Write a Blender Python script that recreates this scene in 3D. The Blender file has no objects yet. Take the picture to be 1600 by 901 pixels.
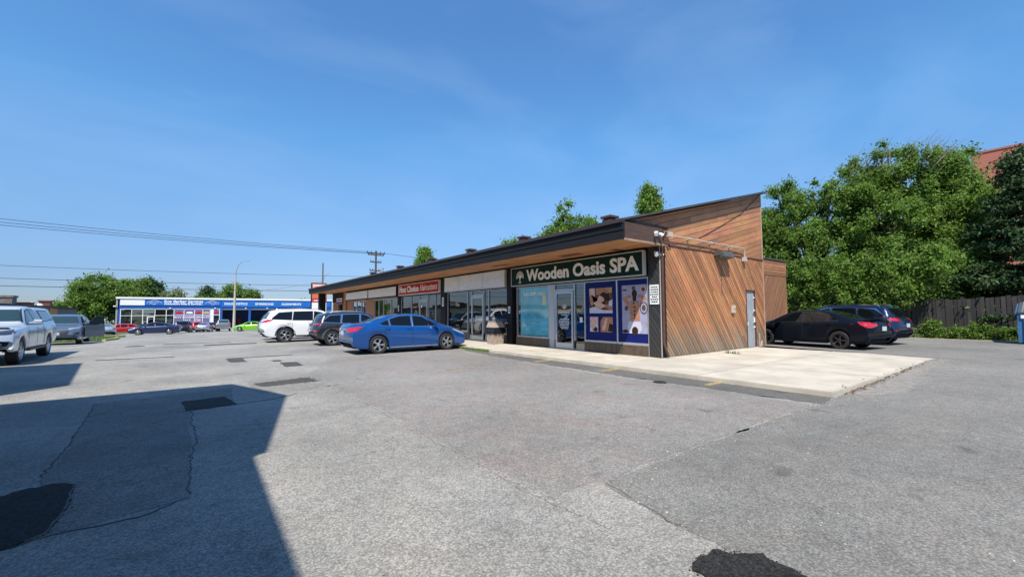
import bpy, bmesh, math, random
import numpy as np
from mathutils import Vector, Matrix
from mathutils.bvhtree import BVHTree

random.seed(7); rng = np.random.default_rng(7)
S = bpy.context.scene
COL = S.collection

# ---------------------------------------------------------------- camera
cam_d = bpy.data.cameras.new('camera'); cam = bpy.data.objects.new('camera', cam_d); COL.objects.link(cam); S.camera = cam
cam_d.sensor_fit = 'HORIZONTAL'; cam_d.sensor_width = 36.0; cam_d.lens = 36.0 * 654.0 / 1600.0
cam_d.clip_start = 0.05; cam_d.clip_end = 3000
yaw = math.radians(36.85); pitch = math.atan(37.0 / 654.0); roll = math.radians(-0.27)
F = Vector((math.sin(yaw) * math.cos(pitch), math.cos(yaw) * math.cos(pitch), math.sin(pitch)))
R0 = Vector((math.cos(yaw), -math.sin(yaw), 0)); U0 = R0.cross(F)
Rv = R0 * math.cos(roll) + U0 * math.sin(roll); Uv = -R0 * math.sin(roll) + U0 * math.cos(roll)
cam.matrix_world = Matrix(((Rv.x, Uv.x, -F.x, 0), (Rv.y, Uv.y, -F.y, 0), (Rv.z, Uv.z, -F.z, 1.5), (0, 0, 0, 1)))

# ---------------------------------------------------------------- light and sky
SUN = Vector((0.50, 0.526, -1.0)).normalized()
sd = bpy.data.lights.new('sun', 'SUN'); sd.energy = 4.2; sd.angle = math.radians(0.53); sd.color = (1.0, 0.95, 0.86)
sun = bpy.data.objects.new('sun', sd); COL.objects.link(sun); sun.rotation_euler = SUN.to_track_quat('-Z', 'Y').to_euler()
W = bpy.data.worlds.new('World'); S.world = W; W.use_nodes = True
nt = W.node_tree; nt.nodes.clear()
out = nt.nodes.new('ShaderNodeOutputWorld'); bg = nt.nodes.new('ShaderNodeBackground'); sky = nt.nodes.new('ShaderNodeTexSky')
sky.sky_type = 'NISHITA'; sky.sun_disc = False
sky.sun_elevation = math.asin(-SUN.z); sky.sun_rotation = math.atan2(-SUN.x, -SUN.y)
sky.altitude = 100; sky.air_density = 1.0; sky.dust_density = 0.25; sky.ozone_density = 4.5
bg.inputs['Strength'].default_value = 0.125
# thin cirrus: pale streaks high up
tc = nt.nodes.new('ShaderNodeTexCoord'); mp = nt.nodes.new('ShaderNodeMapping')
mp.inputs['Scale'].default_value = (1.2, 3.4, 5.5); mp.inputs['Rotation'].default_value = (0.25, 0.35, 0.9)
nz = nt.nodes.new('ShaderNodeTexNoise'); nz.inputs['Scale'].default_value = 1.15; nz.inputs['Detail'].default_value = 7; nz.inputs['Roughness'].default_value = 0.5
nz.inputs['Distortion'].default_value = 0.5
cr = nt.nodes.new('ShaderNodeValToRGB'); cr.color_ramp.elements[0].position = 0.42; cr.color_ramp.elements[1].position = 0.82
cr.color_ramp.elements[0].color = (0, 0, 0, 1); cr.color_ramp.elements[1].color = (0.10, 0.10, 0.10, 1)
mx = nt.nodes.new('ShaderNodeMix'); mx.data_type = 'RGBA'
hs = nt.nodes.new('ShaderNodeHueSaturation'); hs.inputs['Saturation'].default_value = 1.0; hs.inputs['Value'].default_value = 1.2
mx.inputs[7].default_value = (5.2, 6.0, 7.0, 1)
L = nt.links
sx = nt.nodes.new('ShaderNodeSeparateXYZ'); er = nt.nodes.new('ShaderNodeValToRGB'); mu = nt.nodes.new('ShaderNodeMix'); mu.data_type = 'RGBA'; mu.blend_type = 'MULTIPLY'; mu.inputs[0].default_value = 1
L.new(tc.outputs['Generated'], sx.inputs[0]); L.new(sx.outputs['Z'], er.inputs[0])
els = er.color_ramp.elements; els[0].position = 0.0; els[0].color = (.27, .31, .41, 1); els[1].position = 0.62; els[1].color = (.53, .80, .95, 1)
for p_, c_ in ((.06, (.30, .35, .48)), (.20, (.465, .565, .63)), (.37, (.49, .76, .85))):
    e_ = els.new(p_); e_.color = (*c_, 1)
L.new(tc.outputs['Generated'], mp.inputs['Vector']); L.new(mp.outputs[0], nz.inputs['Vector']); L.new(nz.outputs['Fac'], cr.inputs[0])
L.new(sky.outputs[0], mu.inputs[6]); L.new(er.outputs[0], mu.inputs[7]); L.new(mu.outputs[2], hs.inputs['Color']); L.new(cr.outputs[0], mx.inputs[0]); L.new(hs.outputs[0], mx.inputs[6]); L.new(mx.outputs[2], bg.inputs[0]); L.new(bg.outputs[0], out.inputs[0])
S.view_settings.view_transform = 'Standard'; S.view_settings.look = 'None'; S.view_settings.gamma = 1; S.view_settings.exposure = 0.70

# ---------------------------------------------------------------- materials
MATS = {}
def mat(name, col, rough=0.7, metal=0.0, var=0.0, scale=3.0, bump=0.0, bscale=None, spec=0.5, coat=0.0, rnd=0.0, col2=None, stretch=None, isl=0.0):
    """procedural principled material; var = noise colour variation, rnd = per-object variation, isl = per-island variation"""
    if name in MATS: return MATS[name]
    m = bpy.data.materials.new(name); m.use_nodes = True; n = m.node_tree.nodes; l = m.node_tree.links
    b = n['Principled BSDF']; b.inputs['Roughness'].default_value = rough; b.inputs['Metallic'].default_value = metal
    b.inputs['Specular IOR Level'].default_value = spec; b.inputs['Coat Weight'].default_value = coat; b.inputs['Coat Roughness'].default_value = 0.03
    b.inputs['Base Color'].default_value = (*col, 1)
    t = n.new('ShaderNodeTexCoord'); vec = t.outputs['Object']
    if stretch:
        mpn = n.new('ShaderNodeMapping'); mpn.inputs['Scale'].default_value = stretch; l.new(vec, mpn.inputs['Vector']); vec = mpn.outputs[0]
    src = None
    if var > 0:
        a = n.new('ShaderNodeTexNoise'); a.inputs['Scale'].default_value = scale; a.inputs['Detail'].default_value = 6; a.inputs['Roughness'].default_value = 0.65
        l.new(vec, a.inputs['Vector'])
        mr = n.new('ShaderNodeMapRange'); mr.inputs['From Min'].default_value = 0.3; mr.inputs['From Max'].default_value = 0.7
        l.new(a.outputs['Fac'], mr.inputs[0])
        mm = n.new('ShaderNodeMix'); mm.data_type = 'RGBA'
        c2 = col2 or tuple(c * (1 + var) for c in col)
        mm.inputs[6].default_value = (*[c * (1 - var) if not col2 else c for c in col], 1); mm.inputs[7].default_value = (*c2, 1)
        l.new(mr.outputs[0], mm.inputs[0]); src = mm.outputs[2]
    for amt, node, sock in ((rnd, 'ShaderNodeObjectInfo', 'Random'), (isl, 'ShaderNodeNewGeometry', 'Random Per Island')):
        if amt > 0:
            oi = n.new(node); h = n.new('ShaderNodeHueSaturation')
            m2 = n.new('ShaderNodeMapRange'); m2.inputs['To Min'].default_value = 1 - amt; m2.inputs['To Max'].default_value = 1 + amt
            l.new(oi.outputs[sock], m2.inputs[0]); l.new(m2.outputs[0], h.inputs['Value'])
            if src: l.new(src, h.inputs['Color'])
            else: h.inputs['Color'].default_value = (*col, 1)
            src = h.outputs[0]
    if src: l.new(src, b.inputs['Base Color'])
    if bump > 0:
        a2 = n.new('ShaderNodeTexNoise'); a2.inputs['Scale'].default_value = bscale or scale * 4; a2.inputs['Detail'].default_value = 5
        l.new(vec, a2.inputs['Vector']); bp = n.new('ShaderNodeBump'); bp.inputs['Strength'].default_value = bump; bp.inputs['Distance'].default_value = 0.01
        l.new(a2.outputs['Fac'], bp.inputs['Height']); l.new(bp.outputs[0], b.inputs['Normal'])
    MATS[name] = m; return m

def asphalt(name, c, pink=0.0, grain=0.30, patchy=0.3, cracks=0.0):
    """weathered asphalt: pale stones in dark binder, blotches, fine relief"""
    m = bpy.data.materials.new(name); m.use_nodes = True; n = m.node_tree.nodes; l = m.node_tree.links; b = n['Principled BSDF']
    t = n.new('ShaderNodeTexCoord')
    def noise(s, d=5, r=0.6):
        a = n.new('ShaderNodeTexNoise'); a.inputs['Scale'].default_value = s; a.inputs['Detail'].default_value = d; a.inputs['Roughness'].default_value = r
        l.new(t.outputs['Object'], a.inputs['Vector']); return a.outputs['Fac']
    def rmp(x, a, b_, c_, d_):
        r = n.new('ShaderNodeMapRange'); r.inputs['From Min'].default_value = a; r.inputs['From Max'].default_value = b_; r.inputs['To Min'].default_value = c_; r.inputs['To Max'].default_value = d_
        l.new(x, r.inputs[0]); return r.outputs[0]
    def mul(x, y):
        k = n.new('ShaderNodeMath'); k.operation = 'MULTIPLY'; l.new(x, k.inputs[0]); l.new(y, k.inputs[1]); return k.outputs[0]
    v = n.new('ShaderNodeTexVoronoi'); v.inputs['Scale'].default_value = 72; l.new(t.outputs['Object'], v.inputs['Vector'])
    sc = n.new('ShaderNodeSeparateColor'); l.new(v.outputs['Color'], sc.inputs[0])
    stone = rmp(sc.outputs[0], 0.0, 1.0, 1 - grain, 1 + grain)
    gap = rmp(v.outputs['Distance'], 0.25, 0.7, 1.06, 0.72)
    fine = rmp(noise(160, 3), 0.3, 0.7, 0.82, 1.18)
    blot = rmp(noise(0.35, 6, 0.62), 0.3, 0.7, 1 - patchy, 1 + patchy)
    mid = rmp(noise(5, 6, 0.7), 0.3, 0.7, 0.86, 1.14)
    spots = rmp(noise(1.9, 2, 0.5), 0.66, 0.74, 1.0, 0.72)
    lane = rmp(noise(0.11, 3, 0.5), 0.35, 0.65, 0.93, 1.07)
    wv = n.new('ShaderNodeVectorMath'); wv.operation = 'ADD'; dn = n.new('ShaderNodeTexNoise'); dn.inputs['Scale'].default_value = 1.7; dn.inputs['Detail'].default_value = 6
    l.new(t.outputs['Object'], dn.inputs['Vector']); l.new(dn.outputs['Color'], wv.inputs[0]); l.new(t.outputs['Object'], wv.inputs[1])
    cv = n.new('ShaderNodeTexVoronoi'); cv.feature = 'DISTANCE_TO_EDGE'; cv.inputs['Scale'].default_value = 0.8; l.new(wv.outputs[0], cv.inputs['Vector'])
    cm = rmp(noise(0.23, 3, 0.5), 0.54 - cracks, 0.60 - cracks, 0.0, 1.0)
    ce = rmp(cv.outputs['Distance'], 0.002, 0.010, 0.35, 0.0)
    ci = n.new('ShaderNodeMath'); ci.operation = 'SUBTRACT'; ci.inputs[0].default_value = 1.0; l.new(mul(cm, ce), ci.inputs[1])
    vv = mul(mul(mul(stone, gap), fine), mul(mul(blot, mid), mul(mul(spots, lane), ci.outputs[0])))
    c2 = n.new('ShaderNodeMix'); c2.data_type = 'RGBA'
    c *= 1.14; c2.inputs[6].default_value = (c, c * 0.965, c * 0.87, 1); c2.inputs[7].default_value = (c * (1.04 + pink), c * (0.96 - pink * .4), c * (0.845 - pink * .2), 1)
    l.new(rmp(noise(1.3, 5), 0.35, 0.65, 0, 1), c2.inputs[0])
    h = n.new('ShaderNodeHueSaturation'); l.new(c2.outputs[2], h.inputs['Color']); l.new(vv, h.inputs['Value']); l.new(h.outputs[0], b.inputs['Base Color'])
    b.inputs['Roughness'].default_value = 0.85; b.inputs['Specular IOR Level'].default_value = 0.3
    bp = n.new('ShaderNodeBump'); bp.inputs['Strength'].default_value = 0.6; bp.inputs['Distance'].default_value = 0.003
    l.new(mul(gap, fine), bp.inputs['Height']); l.new(bp.outputs[0], b.inputs['Normal'])
    MATS[name] = m; return m

A_main = asphalt('asphalt_grey', 0.25, cracks=.02)
A_pink = asphalt('asphalt_reddish', 0.215, pink=0.05, patchy=0.18)
A_new = asphalt('asphalt_newer', 0.182, patchy=0.2)
A_strip = asphalt('asphalt_strip', 0.12, patchy=0.25)
A_dark = asphalt('asphalt_patch_black', 0.022, grain=0.7, cracks=-1)
A_old = asphalt('asphalt_old', 0.185, patchy=0.3, cracks=.2)
A_mid = asphalt('asphalt_patch_grey', 0.065, grain=0.5, cracks=-1)
A_far = asphalt('asphalt_road', 0.215, patchy=0.15)
M_crack = mat('crack_filler', (0.085, 0.08, 0.075), 0.9)
M_conc = mat('concrete', (0.46, 0.41, 0.33), 0.85, var=0.2, scale=1.1, rnd=.06, bump=0.25, bscale=60)
M_conc_edge = mat('concrete_worn', (0.40, 0.36, 0.30), 0.9, var=0.3, scale=9, bump=0.6, bscale=40)
M_yel = mat('faded_yellow_paint', (0.46, 0.31, 0.09), 0.8, var=0.0001, scale=26, col2=(0.16, 0.14, 0.11))
M_sand = mat('sand_dirt', (0.30, 0.26, 0.21), 0.95, var=0.25, scale=6, bump=0.4, bscale=50)
M_leaflit = mat('dry_leaves', (0.16, 0.07, 0.03), 0.9, isl=0.5)
M_ground = mat('grassy_ground', (0.075, 0.10, 0.035), 0.95, var=0.4, scale=1.5, bump=0.5)
M_char = mat('charcoal_paint', (0.011, 0.011, 0.0125), 0.7, var=0.35, scale=5, stretch=(1, .3, 4), bump=0.15, spec=.25)
M_fascia = mat('charcoal_fascia_boards', (0.012, 0.0125, 0.014), 0.7, var=0.45, scale=6, stretch=(1, .15, 3), bump=0.2, spec=.25)
M_brown = mat('dark_brown_trim', (0.085, 0.035, 0.022), 0.5, var=0.25, scale=8)
M_back = mat('dark_sheathing', (0.035, 0.018, 0.010), 0.9)
M_soffit = mat('soffit_plywood', (0.42, 0.19, 0.07), 0.6, var=0.35, scale=3, stretch=(1, .2, 1))
M_roof = mat('roof_felt', (0.05, 0.05, 0.05), 0.9, var=0.3)
M_alu = mat('aluminium', (0.55, 0.56, 0.57), 0.38, metal=0.75, var=0.08)
M_white = mat('white_paint', (0.75, 0.75, 0.73), 0.5, var=0.06)
M_whitesign = mat('blank_sign_face', (0.78, 0.79, 0.77), 0.6, var=0.10, scale=3, stretch=(1, .6, 2))
M_tile = mat('brown_wall_tile', (0.085, 0.06, 0.042), 0.35, var=0.25, scale=6, rnd=0.18)
M_grout = mat('tile_grout', (0.30, 0.26, 0.20), 0.9)
M_green = mat('sign_green', (0.004, 0.026, 0.016), 0.55, spec=.15)
M_signgrey = mat('sign_frame_cream', (0.50, 0.47, 0.42), 0.5)
M_letter = mat('sign_letter_cream', (0.85, 0.83, 0.74), 0.5)
M_red = mat('sign_red', (0.48, 0.012, 0.012), 0.5, spec=.2)
M_black = mat('black_plastic', (0.012, 0.012, 0.013), 0.5)
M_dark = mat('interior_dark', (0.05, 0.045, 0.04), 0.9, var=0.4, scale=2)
M_rub = mat('tyre_rubber', (0.016, 0.016, 0.017), 0.8)
M_well = mat('wheel_well', (0.006, 0.006, 0.006), 0.95)
M_cglass = mat('car_glass_dark', (0.004, 0.005, 0.006), 0.03, spec=0.45)
M_cglass2 = mat('car_glass_blue', (0.02, 0.042, 0.048), 0.03, spec=0.6, coat=0.3)
M_chrome = mat('chrome', (0.75, 0.76, 0.78), 0.12, metal=1.0)
M_rimA = mat('alloy_rim', (0.55, 0.56, 0.58), 0.28, metal=0.85)
M_rimB = mat('black_rim', (0.012, 0.012, 0.013), 0.3, coat=0.5)
M_tail = mat('taillight_red', (0.42, 0.008, 0.012), 0.12, coat=1.0)
M_head = mat('headlight_lens', (0.45, 0.48, 0.5), 0.08, metal=0.4, coat=1.0)
M_headd = mat('headlight_dark', (0.06, 0.065, 0.07), 0.08, metal=0.2, coat=1.0)
M_plate = mat('licence_plate_white', (0.45, 0.50, 0.58), 0.5, var=.4, scale=30)
M_amber = mat('amber_lens', (0.6, 0.2, 0.02), 0.2, coat=1)
M_grass = mat('grass_blades', (0.10, 0.16, 0.035), 0.7, isl=0.45)

def glass(name, tint=(0.03, 0.035, 0.035), refl=0.22, rough=0.0):
    m = bpy.data.materials.new(name); m.use_nodes = True; n = m.node_tree.nodes; l = m.node_tree.links; n.clear()
    o = n.new('ShaderNodeOutputMaterial'); g = n.new('ShaderNodeBsdfGlossy'); g.inputs['Roughness'].default_value = rough
    t = n.new('ShaderNodeBsdfTransparent'); t.inputs[0].default_value = (*tint, 1)
    f = n.new('ShaderNodeFresnel'); f.inputs[0].default_value = 1.6
    a = n.new('ShaderNodeMath'); a.operation = 'MULTIPLY_ADD'; a.inputs[1].default_value = 1.0; a.inputs[2].default_value = refl; a.use_clamp = True
    x = n.new('ShaderNodeMixShader')
    tcn = n.new('ShaderNodeTexCoord'); wn = n.new('ShaderNodeTexNoise'); wn.inputs['Scale'].default_value = 0.9; wn.inputs['Detail'].default_value = 1
    bp = n.new('ShaderNodeBump'); bp.inputs['Strength'].default_value = 0.10; bp.inputs['Distance'].default_value = 0.05
    l.new(tcn.outputs['Object'], wn.inputs['Vector']); l.new(wn.outputs['Fac'], bp.inputs['Height']); l.new(bp.outputs[0], g.inputs['Normal'])
    l.new(f.outputs[0], a.inputs[0]); l.new(a.outputs[0], x.inputs[0]); l.new(t.outputs[0], x.inputs[1]); l.new(g.outputs[0], x.inputs[2]); l.new(x.outputs[0], o.inputs[0])
    MATS[name] = m; return m
M_glass = glass('shop_glass', (0.75, 0.8, 0.8), 0.20)

def wood(name, base, dark, grey, rnd=0.28, ang=None):
    """stained cedar plank: grain along the board, blotches, greyed where rain splashes"""
    m = bpy.data.materials.new(name); m.use_nodes = True; n = m.node_tree.nodes; l = m.node_tree.links; b = n['Principled BSDF']
    t = n.new('ShaderNodeTexCoord'); oi = n.new('ShaderNodeObjectInfo')
    cmb = n.new('ShaderNodeVectorMath'); cmb.operation = 'ADD'; l.new(t.outputs['Object'], cmb.inputs[0])
    cr_ = n.new('ShaderNodeCombineXYZ')
    k = n.new('ShaderNodeMath'); k.operation = 'MULTIPLY'; k.inputs[1].default_value = 57; l.new(oi.outputs['Random'], k.inputs[0])
    l.new(k.outputs[0], cr_.inputs[1]); l.new(cr_.outputs[0], cmb.inputs[1])
    def noise(s, d=6, r=0.65, st=None):
        a = n.new('ShaderNodeTexNoise'); a.inputs['Scale'].default_value = s; a.inputs['Detail'].default_value = d; a.inputs['Roughness'].default_value = r
        l.new(st or cmb.outputs[0], a.inputs['Vector']); return a.outputs['Fac']
    def rmp(x, a, b_, c_, d_):
        r = n.new('ShaderNodeMapRange'); r.inputs['From Min'].default_value = a; r.inputs['From Max'].default_value = b_; r.inputs['To Min'].default_value = c_; r.inputs['To Max'].default_value = d_
        l.new(x, r.inputs[0]); return r.outputs[0]
    def mix(f, a, b_):
        x = n.new('ShaderNodeMix'); x.data_type = 'RGBA'
        l.new(f, x.inputs[0])
        for i, v in ((6, a), (7, b_)):
            if isinstance(v, tuple): x.inputs[i].default_value = (*v, 1)
            else: l.new(v, x.inputs[i])
        return x.outputs[2]
    gv = None
    if ang is not None:
        m1 = n.new('ShaderNodeMapping'); m1.inputs['Rotation'].default_value = (0, math.radians(ang), 0); m2_ = n.new('ShaderNodeMapping'); m2_.inputs['Scale'].default_value = (.10, .3, 1)
        l.new(cmb.outputs[0], m1.inputs['Vector']); l.new(m1.outputs[0], m2_.inputs['Vector']); gv = m2_.outputs[0]
    c = mix(rmp(noise(1.3), 0.42, 0.70, 0, .8), base, dark)
    c = mix(rmp(noise(22, 5, .7, gv), 0.35, 0.70, 0, 0.6), c, tuple(v * 1.30 for v in base))
    c = mix(rmp(noise(34, 4, .7, gv), 0.56, 0.78, 0, 0.75), c, tuple(v * .5 for v in dark))
    c = mix(rmp(noise(0.6, 6, .7), 0.50, 0.74, 0, 0.55), c, grey)
    gm = n.new('ShaderNodeNewGeometry'); sp = n.new('ShaderNodeSeparateXYZ'); l.new(gm.outputs['Position'], sp.inputs[0])
    nn = noise(0.9, 5); ad = n.new('ShaderNodeMath'); ad.operation = 'MULTIPLY_ADD'; ad.inputs[1].default_value = -2.4; l.new(nn, ad.inputs[0]); l.new(sp.outputs['Z'], ad.inputs[2])
    c = mix(rmp(ad.outputs[0], -0.90, 0.05, 0.95, 0.0), c, grey)
    h = n.new('ShaderNodeHueSaturation'); l.new(c, h.inputs['Color'])
    l.new(rmp(oi.outputs['Random'], 0, 1, 1 - rnd, 1 + rnd), h.inputs['Value'])
    l.new(rmp(noise(0.7, 2), 0.3, 0.7, 0.485, 0.512), h.inputs['Hue'])
    l.new(h.outputs[0], b.inputs['Base Color']); b.inputs['Roughness'].default_value = 0.62
    bp = n.new('ShaderNodeBump'); bp.inputs['Strength'].default_value = 0.3; bp.inputs['Distance'].default_value = 0.01
    l.new(noise(26, 4, .65, gv), bp.inputs['Height']); l.new(bp.outputs[0], b.inputs['Normal'])
    MATS[name] = m; return m
M_wood = wood('cedar_plank', (0.40, 0.178, 0.073), (0.21, 0.092, 0.043), (0.22, 0.17, 0.12), .28, ang=-51)
M_woodup = wood('cedar_plank_upper', (0.41, 0.185, 0.082), (0.23, 0.105, 0.052), (0.21, 0.15, 0.11), .22, ang=14)
M_woodh = wood('cedar_plank_level', (0.34, 0.155, 0.075), (0.19, 0.085, 0.042), (0.21, 0.15, 0.11), .22, ang=0)
M_wood2 = wood('cedar_plank_faded', (0.26, 0.12, 0.06), (0.18, 0.085, 0.045), (0.16, 0.12, 0.09), 0.15, ang=55)
M_woodblk = wood('charcoal_plank', (0.030, 0.029, 0.030), (0.018, 0.018, 0.02), (0.035, 0.033, 0.03), 0.25)
M_fence = wood('weathered_tree_shaded_board', (0.036, 0.030, 0.026), (0.018, 0.016, 0.014), (0.034, 0.030, 0.027), 0.4)  # weathered boards; shade of overhanging trees is put into the darker base colour
M_orange = mat('orange_brown_cladding', (0.34, 0.13, 0.035), 0.5, var=0.12)

def leafmat(name, c, trans=0.3, isl=0.35, var2=None):
    m = bpy.data.materials.new(name); m.use_nodes = True; n = m.node_tree.nodes; l = m.node_tree.links; n.clear()
    o = n.new('ShaderNodeOutputMaterial'); d = n.new('ShaderNodeBsdfPrincipled'); d.inputs['Roughness'].default_value = 0.55; d.inputs['Specular IOR Level'].default_value = 0.25
    tr = n.new('ShaderNodeBsdfTranslucent'); x = n.new('ShaderNodeMixShader'); x.inputs[0].default_value = trans
    g = n.new('ShaderNodeNewGeometry'); mm = n.new('ShaderNodeMix'); mm.data_type = 'RGBA'
    mm.inputs[6].default_value = (*[v * (1 - isl) for v in c], 1); mm.inputs[7].default_value = (*(var2 or [v * (1 + isl) for v in c]), 1)
    l.new(g.outputs['Random Per Island'], mm.inputs[0])
    t = n.new('ShaderNodeTexCoord'); a = n.new('ShaderNodeTexNoise'); a.inputs['Scale'].default_value = 0.8; a.inputs['Detail'].default_value = 3
    l.new(t.outputs['Object'], a.inputs['Vector']); h = n.new('ShaderNodeHueSaturation'); r = n.new('ShaderNodeMapRange')
    r.inputs['From Min'].default_value = 0.3; r.inputs['From Max'].default_value = 0.7; r.inputs['To Min'].default_value = 0.7; r.inputs['To Max'].default_value = 1.3
    l.new(a.outputs['Fac'], r.inputs[0]); l.new(r.outputs[0], h.inputs['Value']); l.new(mm.outputs[2], h.inputs['Color'])
    l.new(h.outputs[0], d.inputs['Base Color'])
    h2 = n.new('ShaderNodeHueSaturation'); h2.inputs['Value'].default_value = 1.5; h2.inputs['Hue'].default_value = 0.48; l.new(h.outputs[0], h2.inputs['Color']); l.new(h2.outputs[0], tr.inputs[0])
    l.new(d.outputs[0], x.inputs[1]); l.new(tr.outputs[0], x.inputs[2]); l.new(x.outputs[0], o.inputs[0]); MATS[name] = m; return m
L_mid = leafmat('leaf_mid_green', (0.122, 0.212, 0.036), .40)
L_dark = leafmat('leaf_dark_green', (0.045, 0.095, 0.022))
L_pale = leafmat('leaf_pale_green', (0.13, 0.17, 0.075))
L_con = leafmat('needle_dark_green', (0.040, 0.078, 0.026), 0.15)
L_lime = leafmat('leaf_bright_green', (0.13, 0.225, 0.04), .4)
M_bark = mat('bark', (0.07, 0.052, 0.04), 0.9, var=0.4, scale=6, bump=0.6)
def paint(name, c, metal=0.35, rough=0.32):
    return mat('car_paint_' + name, c, rough, metal=metal, coat=0.8, spec=0.4)

# ---------------------------------------------------------------- mesh helpers
def gz(x, y):
    t = max(0.0, min(y, 92.0) - 24.0)
    z = -0.0245 * (math.sqrt(t * t + 9) - 3)
    k = max(0.0, min(1.0, (x - 9.0) / 8.0)); k = k * k * (3 - 2 * k)
    z += 0.1 * k * max(0.0, min(1.0, (24 - y) / 6))
    return z
class MB:
    def __init__(s): s.v = []; s.f = []; s.mi = []; s.sm = []
    def add(s, vs, fs, m=0, smooth=False):
        b = len(s.v); s.v += [tuple(v) for v in vs]
        for f in fs: s.f.append([b + i for i in f]); s.mi.append(m); s.sm.append(smooth)
        return s
    def box(s, x0, y0, z0, x1, y1, z1, m=0):
        x0, x1 = min(x0, x1), max(x0, x1); y0, y1 = min(y0, y1), max(y0, y1); z0, z1 = min(z0, z1), max(z0, z1)
        return s.add([(x0, y0, z0), (x1, y0, z0), (x1, y1, z0), (x0, y1, z0), (x0, y0, z1), (x1, y0, z1), (x1, y1, z1), (x0, y1, z1)],
                     [(0, 3, 2, 1), (4, 5, 6, 7), (0, 1, 5, 4), (1, 2, 6, 5), (2, 3, 7, 6), (3, 0, 4, 7)], m)
    def prism(s, poly, axis, a, b, m=0):
        """poly of 2D points extruded along an axis from a to b"""
        def P(p, t): return {'x': (t, p[0], p[1]), 'y': (p[0], t, p[1]), 'z': (p[0], p[1], t)}[axis]
        n = len(poly); vs = [P(p, a) for p in poly] + [P(p, b) for p in poly]
        fs = [list(range(n))[::-1], list(range(n, 2 * n))] + [(i, (i + 1) % n, n + (i + 1) % n, n + i) for i in range(n)]
        return s.add(vs, fs, m)
    def tube(s, pts, r, n=8, m=0, cap=True, smooth=True):
        pts = [Vector(p) for p in pts]; rs = r if isinstance(r, (list, tuple)) else [r] * len(pts)
        vs = []; prev = None
        for i, p in enumerate(pts):
            d = (pts[min(i + 1, len(pts) - 1)] - pts[max(i - 1, 0)]).normalized()
            if prev is None: u = d.orthogonal().normalized()
            else: u = (prev - d * prev.dot(d)); u = u.normalized() if u.length > 1e-6 else d.orthogonal().normalized()
            prev = u; w = d.cross(u)
            for k in range(n):
                a = 2 * math.pi * k / n; vs.append(p + (u * math.cos(a) + w * math.sin(a)) * rs[i])
        fs = [(i * n + k, i * n + (k + 1) % n, (i + 1) * n + (k + 1) % n, (i + 1) * n + k) for i in range(len(pts) - 1) for k in range(n)]
        s.add(vs, fs, m, smooth)
        if cap:
            b = len(s.v) - len(vs); s.f.append([b + k for k in range(n)][::-1]); s.mi.append(m); s.sm.append(False)
            b2 = len(s.v) - n; s.f.append([b2 + k for k in range(n)]); s.mi.append(m); s.sm.append(False)
        return s
    def lathe(s, prof, axis='y', n=32, m=0, c=(0, 0, 0), smooth=True):
        """prof: list of (radius, along)"""
        vs = []
        for r, h in prof:
            for k in range(n):
                a = 2 * math.pi * k / n; p = (r * math.cos(a), r * math.sin(a))
                v = {'y': (p[0], h, p[1]), 'z': (p[0], p[1], h), 'x': (h, p[0], p[1])}[axis]
                vs.append((v[0] + c[0], v[1] + c[1], v[2] + c[2]))
        fs = [(i * n + k, i * n + (k + 1) % n, (i + 1) * n + (k + 1) % n, (i + 1) * n + k) for i in range(len(prof) - 1) for k in range(n)]
        return s.add(vs, fs, m, smooth)
    def mesh(s, name, mats, fix=True):
        me = bpy.data.meshes.new(name); me.from_pydata(s.v, [], s.f)
        for m in (mats if isinstance(mats, (list, tuple)) else [mats]): me.materials.append(m)
        me.polygons.foreach_set('material_index', s.mi); me.polygons.foreach_set('use_smooth', s.sm)
        if fix:
            bm = bmesh.new(); bm.from_mesh(me); bmesh.ops.recalc_face_normals(bm, faces=bm.faces); bm.to_mesh(me); bm.free()
        if any(s.sm): me.set_sharp_from_angle(angle=math.radians(38))
        me.update(); return me
    def build(s, name, mats, parent=None, fix=True):
        return link(name, s.mesh(name, mats, fix), parent)
def link(name, me, parent=None):
    o = bpy.data.objects.new(name, me); COL.objects.link(o)
    if parent: o.parent = parent
    return o
def thing(name, label, cat, loc=(0, 0, 0), rz=0, group=None):
    o = bpy.data.objects.new(name, None); COL.objects.link(o); o.location = loc; o.rotation_euler = (0, 0, rz); o.empty_display_size = 0.2
    return tag(o, label, cat, group)
def tag(o, label, cat, group=None):
    o['label'] = label; o['category'] = cat
    if group: o['group'] = group
    return o
def struct(o): o['kind'] = 'structure'; return o
def stuff(o): o['kind'] = 'stuff'; return o
def at_base(o, p):
    """move a top-level mesh's origin to p without moving its shape"""
    o.data.transform(Matrix.Translation(-Vector(p))); o.location = p; return o
def kids_local(root):
    """children were modelled in world space: shift them so that the empty's location is their origin"""
    off = -Vector(root.location); done = set()
    for ch in root.children:
        if ch.data and ch.data.name not in done: done.add(ch.data.name)
        ch.location = off
TXT = {}
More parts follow.
